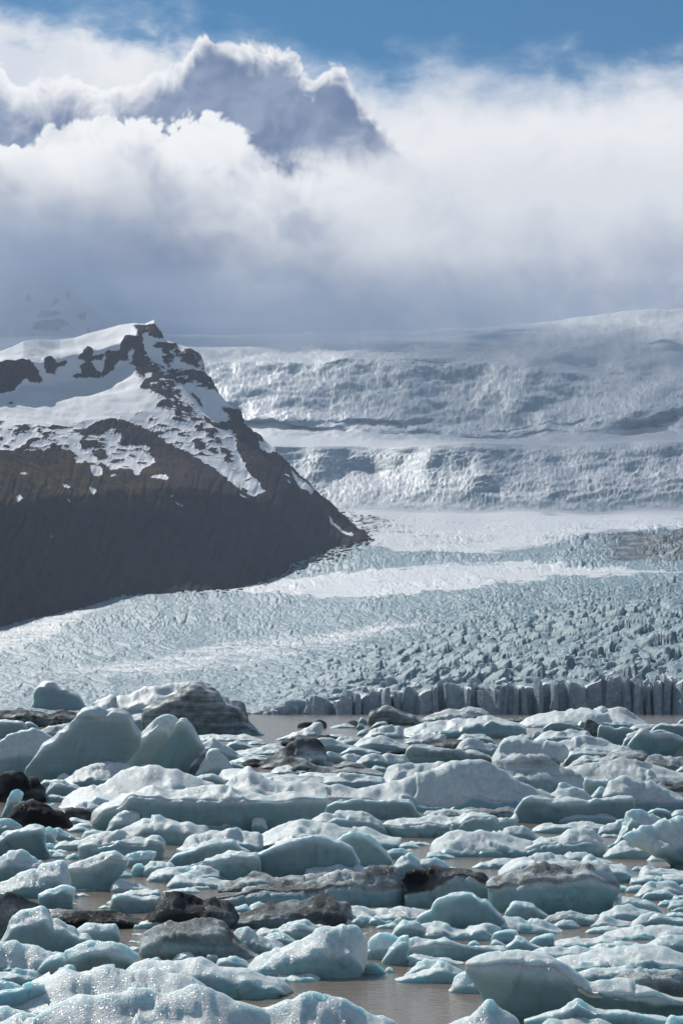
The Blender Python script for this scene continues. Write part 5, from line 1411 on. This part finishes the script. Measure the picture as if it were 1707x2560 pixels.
b|A3|945|k=.28 dirt=.1|405,900 450,800 480,780 650,775 900,775 1060,790 1100,830|striped pale sheet behind the left of the huge snow slope
b|A3|988|k=.55|-120,900 -50,880 100,860 250,875 400,880 422,905 425,970|glittering bank left of the striped pale sheet
d|A3|888|k=.45 dirt=.6|-60,830 100,810 300,820 415,845 420,875|dark dirt stripe left of the striped pale sheet, lower one
d|A3|822|k=.45 dirt=.6|-80,795 60,760 140,750 220,775 295,818|dark dirt stripe left of the striped pale sheet, upper one
c|A3|842|k=.6|290,822 340,790 400,795 455,812|
b|A3|803|k=.5 blue=.9 frac=.3|165,760 230,710 290,680 350,672 410,700 460,740 475,785|bright blue tinted hump left of the canoe shaped berg
f|A3|765|k=.3|30,720 80,685 120,678 220,700 250,740|white patch left of the blue tinted hump
b|A3|768|k=.7|-80,700 0,675 50,700 105,745|shaded round end left of the white patch
f|A3|803|k=.3 frac=.3|355,720 450,672 600,690 655,765|white slope between the blue tinted hump and the canoe shaped berg
b|A3|787|k=.85 dirt=0.45 blue=.6 frac=.3|598,700 615,640 650,605 720,608 790,630 880,645 1000,650 1090,665 1120,690 1180,668 1280,685 1340,705 1398,748|canoe shaped berg with a green black side and pale left bow
d|A3|655|k=.5 dirt=.85|770,620 900,580 1040,560 1110,555 1115,620|black gritty wedge behind the canoe shaped berg
d|A3|688|k=.5 dirt=1.0 frac=.3|375,670 520,650 615,640 625,670|black gap of debris left of the canoe shaped berg
b|A3|668|k=.6|-100,615 0,578 60,590 100,600 280,645|smooth grey swell at the middle, left of the twin humps
b|A3|692|k=.6 dirt=.2|35,678 110,630 180,625 300,645 395,668|low dark swell in front of the twin humps
b|A3|662|k=.5 dirt=.1 frac=.3|150,605 220,550 300,530 420,530 500,560 560,600 640,605 645,640|left of the twin humps above the canoe shaped berg
c|A3|658|k=.6|430,648 480,595 520,582 580,595 650,615|small shaded triangle below the left of the twin humps
b|A3|612|k=.4 dirt=0.34|590,560 700,520 850,510 920,510 960,540 930,590|right of the twin humps, streaked with grey
b|A3|603|k=.5|1050,560 1120,500 1220,490 1290,500 1350,540 1405,595|rounded arch of ice behind the black gritty wedge
b|A3|605|k=.4|-60,570 60,540 150,535 210,550 220,590|low grey floe at the shore of the open brown water
b|A3|548|k=.25|235,540 300,475 360,455 450,440 560,435 580,470 592,530|bright white floe with a black notch at its right end
b|A3|548|k=.4 blue=.6|585,525 600,460 700,440 830,410 980,392 1100,375 1300,362 1400,385 1480,400 1580,412 1650,440 1665,520|long bright snow covered berg with blue broken end, far right of centre|585,522 900,490 1080,480 1220,432 1400,422 1500,424 1665,460
c|A3|427|k=.8 blue=.9|192,425 205,375 230,358 265,385 278,415|bright blue upright chip at the edge of the brown water
c|A3|472|k=.7 blue=.8|172,472 185,425 240,415 248,455|small blue grey cube below the upright chip
c|A3|467|k=.8 blue=.95|300,465 330,420 380,405 440,402 462,448|turquoise angular block right of the upright chip
b|A3|527|k=.5|178,525 200,480 280,455 292,500|pale rounded chunk below the small blue grey cube
c|A3|375|k=.5 blue=.4|1295,368 1330,338 1405,368|
d|A3|433|k=.72 dirt=.6|272,405 290,340 315,308 350,310 380,275 430,258 470,270 560,320 650,350 740,390 785,420|dark grey whale backed berg against the glacier front
d|A3|454|k=.6 dirt=.7|58,445 100,405 150,390 192,405 195,440|small dark rounded berg left of the blue chips
b|A3|395|k=.4 dirt=0.41|735,385 800,355 900,330 1010,292 1100,300 1180,285 1260,288 1335,330 1340,370|grey striped berg right of the dark whale backed one
d|A4|412|k=.5 dirt=.75|-60,395 30,375 130,365 195,375 205,400|low dark green black berg left of the hill shaped berg
f|A3|452|k=.4|-10,445 40,432 105,445|
f|A2|457|k=.4|1415,452 1480,430 1568,415 1640,440|thin pale floe alone on the far brown water
d|A2|453|k=.7 dirt=.8|1132,440 1150,405 1260,400 1275,440|dark low log of ice behind the pale arm
d|A2|455|k=.7 dirt=.75|1275,425 1300,385 1340,385 1388,410 1390,445|dark knob behind the tip of the pale arm
b|A2|563|k=.4 dirt=.22 bl=930 br=1320|945,555 1060,520 1150,480 1210,450 1280,405 1330,408 1352,430 1345,480 1330,525|pale arm of ice rising from the brown water like a seal
d|A2|614|k=.55 dirt=.9|978,605 1000,570 1100,550 1180,545 1265,550|black debris layer under the pale arm
d|A2|583|k=.5 dirt=1.0|1260,545 1330,520 1420,530 1568,555 1620,570|black debris layer right of the pale arm
c|A2|558|k=.5|1395,530 1440,500 1540,520 1595,552|small pale cap on the right black debris layer
d|A2|798|k=.4 dirt=1.0|630,775 690,750 760,735 850,740 930,710 1010,680|black shadowed debris at the left foot of the brown pyramid
d|A2|818|k=.25 dirt=.72 br=1475|785,805 900,730 1000,670 1100,600 1180,560 1260,552 1320,590 1360,640 1380,700 1455,775|grey brown pyramid of gritty ice in the middle distance
d|A2|860|k=.4 dirt=.7|890,840 1000,740 1050,712 1180,725 1230,760 1300,800 1568,830 1640,852|gritty ridge along the front of the brown pyramid
b|A2|670|k=.6|1278,585 1300,548 1420,550 1500,575 1560,610 1590,650|pale oval berg right of the brown pyramid
b|A2|768|k=.6|1375,695 1395,655 1450,665 1530,720 1548,762|rounded pale nose lower right of the brown pyramid
f|A2|862|k=.4|900,835 950,800 1060,790 1180,800 1350,852|white floe in front of the gritty ridge
f|A2|572|k=.3 dirt=.1|255,520 380,510 520,520 680,510 740,530 840,558|long flat floe at the black toe of the big dark berg
b|A2|648|k=.65|508,608 560,570 620,562 700,590 775,630|smooth shaded lens of ice left of the brown pyramid
f|A2|693|k=.2|585,660 700,640 900,620 1080,620 1090,655|white flat floe between the shaded lens and the brown pyramid
f|A2|762|k=.22|535,750 640,715 780,705 890,725|white flat floe beside the black shadowed debris
b|A2|812|k=.6|535,800 545,745 600,760 695,805|low shaded piece right of the sunlit wedge
f|A2|627|k=.35|815,615 900,595 990,592 1000,615|
f|A2|603|k=.35|695,580 800,560 865,585|
f|A2|708|k=.5|655,702 700,685 860,695|
b|A4|452|k=.28 dirt=.14|120,415 200,370 300,345 420,325 560,305 700,290 880,295 950,290 1005,280 1060,295 1130,345 1200,385 1262,418|hill shaped white berg standing against the glacier cliff at right
c|A4|304|k=.5|552,302 565,270 600,285 638,295|little white crest on the hill shaped berg
b|A4|482|k=.85 blue=.5|335,460 380,420 420,403 500,410 600,430 695,468|plain blue grey mound in front of the hill shaped berg
d|A4|530|k=.9 dirt=.7|688,505 700,430 720,385 740,380 780,395 826,428 818,520|dark green black upright block right of the blue grey mound
b|A4|605|k=.93 blue=.75 bl=815 br=1035 frac=.3|808,565 820,480 835,430 900,440 970,455 1060,450 1142,470 1090,540|blue green squared berg right of the dark upright block
f|A4|472|k=.3|1095,455 1130,430 1250,420 1345,422|white ledge behind the blue bergs at right
b|A4|538|k=.85 blue=.85|1275,480 1330,430 1390,405 1470,410 1600,430 1660,450|bright blue arched berg at the right edge, rear one
b|A4|642|k=.7|1025,610 1050,540 1080,510 1140,480 1210,475 1260,490|pale shoulder between the squared and the cracked blue bergs
b|A4|714|k=.92 blue=.8 br=1440|1072,605 1110,550 1170,490 1210,475 1300,510 1420,510 1568,545 1660,570|dark blue cracked berg near the right edge
b|A4|705|k=.8 blue=.6|1412,695 1470,600 1520,565 1660,552|blue berg at the right edge in front of the cracked one
b|A4|705|k=.5|1520,670 1560,620 1660,605|white lump at the right edge below the blue bergs
c|A4|428|k=.6|1512,415 1540,380 1660,368|pale knob at the right edge beyond the blue bergs
b|A4|552|k=.6 dirt=.2|238,545 260,490 310,480 335,535|small pale cube left of the ribbed jumble
b|A4|572|k=.3 dirt=.1|258,555 330,510 400,475 590,460 650,485 720,480 775,535|ribbed jumble of white blocks below the blue grey mound
f|A4|558|k=.4|-10,545 140,515 230,510 245,545|
b|A3|705|k=.5|1035,650 1080,590 1140,557 1230,560 1330,590 1420,600 1440,650|smooth mound at the left of the large pale slope
b|A4|792|k=.35|-120,730 -30,600 40,545 120,525 200,530 260,560 420,570 500,590 550,640 545,700 480,770|large smooth pale slope above the ridged grey berg
b|A4|722|k=.3|430,590 520,560 640,545 750,540 860,560 1000,600 1150,630 1240,660 1278,702|long pale ramp sloping down to the right below the squared blue berg
b|A4|782|k=.78|508,778 545,700 590,650 700,645 900,650 955,690|shaded blue grey block under the long pale ramp
b|A4|797|k=.55 dirt=0.41|545,792 620,740 720,700 760,715 850,720 920,740 1045,775|grey streaked low berg in front of the shaded blue grey block
b|A4|787|k=.5 dirt=0.61|775,720 900,680 1000,670 1090,660 1200,680 1270,705 1355,775|darker grey streaked berg under the end of the long pale ramp
d|A4|845|k=.35 dirt=.6|1190,790 1270,710 1400,712 1660,720|brown dusted sheet at the right edge below the blue bergs
f|A4|722|k=.5|1285,715 1330,695 1410,715|
b|A4|842|k=.5|1220,795 1270,768 1380,775 1460,800 1495,838|white tongue lying on the brown dusted sheet
b|A4|852|k=.5|1485,838 1520,800 1660,765|pale hump at the right edge on the brown dusted sheet
b|A4|985|k=.22 dirt=0.38|460,830 560,795 700,785 900,770 1090,760 1200,770 1300,800 1480,840 1660,850|wide speckled glittering berg at right behind the ridged ones
b|A4|1045|k=.4 dirt=0.38|-140,790 -60,735 30,730 100,715 200,730 280,700 350,710 420,750 470,790 550,820 640,860 690,910 698,1000|ridged grey berg with slanting furrows on the shoulder of the huge snow slope
b|A4|1075|k=.85|685,1045 700,880 780,900 880,905 905,950|shaded square block right of the ridged grey berg
b|A4|1095|k=.5|735,1070 790,1000 830,962 860,970 885,1010 905,1070|small white horn in front of the shaded square block
b|A4|1175|k=.6 blue=.4 dirt=.1|855,1060 880,980 920,920 1030,905 1130,950 1300,960 1450,1000 1568,1080 1660,1085|lumpy pale berg with dark scalloped cliff at the right edge|855,1065 1100,1088 1400,1102 1660,1090
b|A4|1012|k=.5 dirt=0.68|1260,970 1380,935 1450,960 1540,925 1660,930|dark grey knobs at the right edge behind the lumpy pale berg
b|A4|1072|k=.4|445,1000 480,930 520,930 620,970 710,1000 735,1055|low pale step in front of the ridged grey berg
c|A4|1062|k=.5|165,1020 260,995 330,995 405,1025|
b|A4|1102|k=.3 dirt=.1|395,1035 470,985 600,990 700,1020 765,1065|grainy flat step below the low pale step
b|A4|1122|k=.3|-80,1075 60,1025 170,1020 250,1060|
b|B4|412|k=.4|805,395 830,340 880,320 960,290 1040,262 1062,300 1040,380|sunlit slope left of the swan necked berg
c|B4|434|k=.4|835,415 870,398 985,412|
b|B4|525|k=.7 bl=860 br=1320|855,560 960,460 1000,390 1040,310 1060,215 1110,182 1180,200 1280,245 1400,290 1420,330|swan necked berg with a striped sloping back near the right edge
b|B4|290|k=.85 blue=.6|1225,225 1290,185 1350,172 1440,205 1455,270|smooth teal hump behind the swan necked berg
b|B4|275|k=.5|1435,245 1480,200 1568,190 1660,190|pale hump at the right edge behind the overhanging berg
c|B4|355|k=.7|1075,300 1110,260 1200,275 1295,325|knob between the swan neck and the overhanging berg
b|B4|700|k=.45 bl=1500 br=1720 under=.3 blue=.6|1005,430 1060,390 1160,350 1300,320 1420,280 1500,250 1568,255 1680,285|big overhanging berg at the right edge standing on a narrow foot
b|B4|622|k=.5|848,592 900,550 990,500 1060,478 1140,475 1240,490 1330,520 1347,575|rounded berg under the overhang near the right edge
c|B4|642|k=.4|1225,632 1280,595 1380,580 1505,588|thin bright floe at the foot of the overhanging berg
c|B4|657|k=.5|1438,645 1480,605 1535,590 1545,645|small bright lump at the foot of the overhanging berg
b|B4|655|k=.4|465,620 540,573 620,565 700,562 765,610|white snow hump on the back of the low blue berg
c|B4|668|k=.35|645,660 700,590 745,568 790,600 935,650|small white tent shaped peak on the low blue berg
b|B4|835|k=.62 blue=.6|-65,730 0,670 100,625 280,590 410,572 480,585 560,640 650,665 800,660 950,670 1050,680 1100,730 1165,785|low blue berg with a long curved back behind the right grit topped block
f|B3|707|k=.5|1175,698 1240,655 1400,630 1568,620 1600,650|narrow white floe in the channel above the low blue berg
c|B4|727|k=.5|1095,710 1150,680 1215,698|
b|B4|792|k=.4|1150,778 1180,710 1220,685 1350,705 1568,725 1660,730|flat white floe at the right edge, upper of the stacked pair
b|B4|847|k=.5|1072,838 1090,785 1140,790 1260,760 1400,765 1568,750 1660,750|rounded long floe at the right edge, lower of the stacked pair
c|B4|917|k=.5|1010,910 1060,870 1120,850 1225,860|low floe right of the right grit topped block
b|B4|962|k=.45 dirt=.08|1115,950 1180,880 1250,820 1330,830 1450,825 1520,870 1575,930|greyish two crested berg near the right edge below the stacked pair
c|B4|982|k=.75|1175,972 1220,910 1280,895 1390,900 1495,945|shaded lens in front of the greyish two crested berg
c|B4|892|k=.5|1505,860 1568,845 1660,845|
c|B4|912|k=.5|965,895 978,850 1000,842 1055,860|
c|B4|987|k=.5|920,975 940,910 985,935|
c|B4|992|k=.4|1415,980 1470,945 1660,945|
c|B4|1037|k=.4|1315,1025 1340,990 1445,992|
c|B4|1072|k=.5|1400,1050 1430,1000 1568,980 1660,980|chunky floe at the right edge beside the rounded pale berg
"""
for line in ICE.strip().splitlines():
    if line.strip():
        ice(line)

# more brash between the floes of the middle distance
rb = random.Random(11)
for _k in range(110):
    yb = rb.choice((rb.uniform(1872, 1990), rb.uniform(1990, 2140), rb.uniform(2140, 2330)))
    xb_ = rb.uniform(-20, 1720)
    if 620 < xb_ < 1000 and yb < 1880:
        continue
    wd = rb.uniform(26, 80) * (0.75 + (yb - 1870) / 700)
    ht = wd * rb.uniform(0.10, 0.26)
    n_ = 6
    pts = []
    for q_ in range(n_ + 1):
        f_ = q_ / n_
        pts.append((xb_ + wd * f_, yb - ht * (math.sin(math.pi * min(1, max(0, f_))) ** 0.6) * rb.uniform(0.6, 1.15) - 1))
    cr_ = ' '.join('%.0f,%.0f' % (x_ * 3.5, (y_ - 1690) * 3.5) for x_, y_ in pts)
    ice('c|A1|%.0f|k=%.2f dirt=%.2f|%s|' % ((yb - 1690) * 3.5, rb.uniform(.35, .7), rb.choice((0, 0, 0, .15, .3)), cr_))

# ------------------------------------------------------------------ haze: the air between here and the ice cap
hz = bpy.data.materials.new('haze_air')
hz.use_nodes = True
t = NT(hz.node_tree)
t.n.clear()
out = t.n.new('ShaderNodeOutputMaterial')
pv = t.n.new('ShaderNodeVolumePrincipled')
pv.inputs['Color'].default_value = (0.66, 0.81, 1.0, 1)
pv.inputs['Density'].default_value = HAZE
pv.inputs['Anisotropy'].default_value = 0.2
t.l.new(pv.outputs[0], out.inputs['Volume'])
x0, x1, y0, y1, z0, z1 = -6000, 6000, -200, 10600, -6, 2500
vv = [(x, y, z) for x in (x0, x1) for y in (y0, y1) for z in (z0, z1)]
me = bpy.data.meshes.new('haze')
me.from_pydata(vv, [], [(0, 1, 3, 2), (4, 6, 7, 5), (0, 4, 5, 1), (2, 3, 7, 6), (0, 2, 6, 4), (1, 5, 7, 3)])
link('haze', me, hz, kind='stuff')
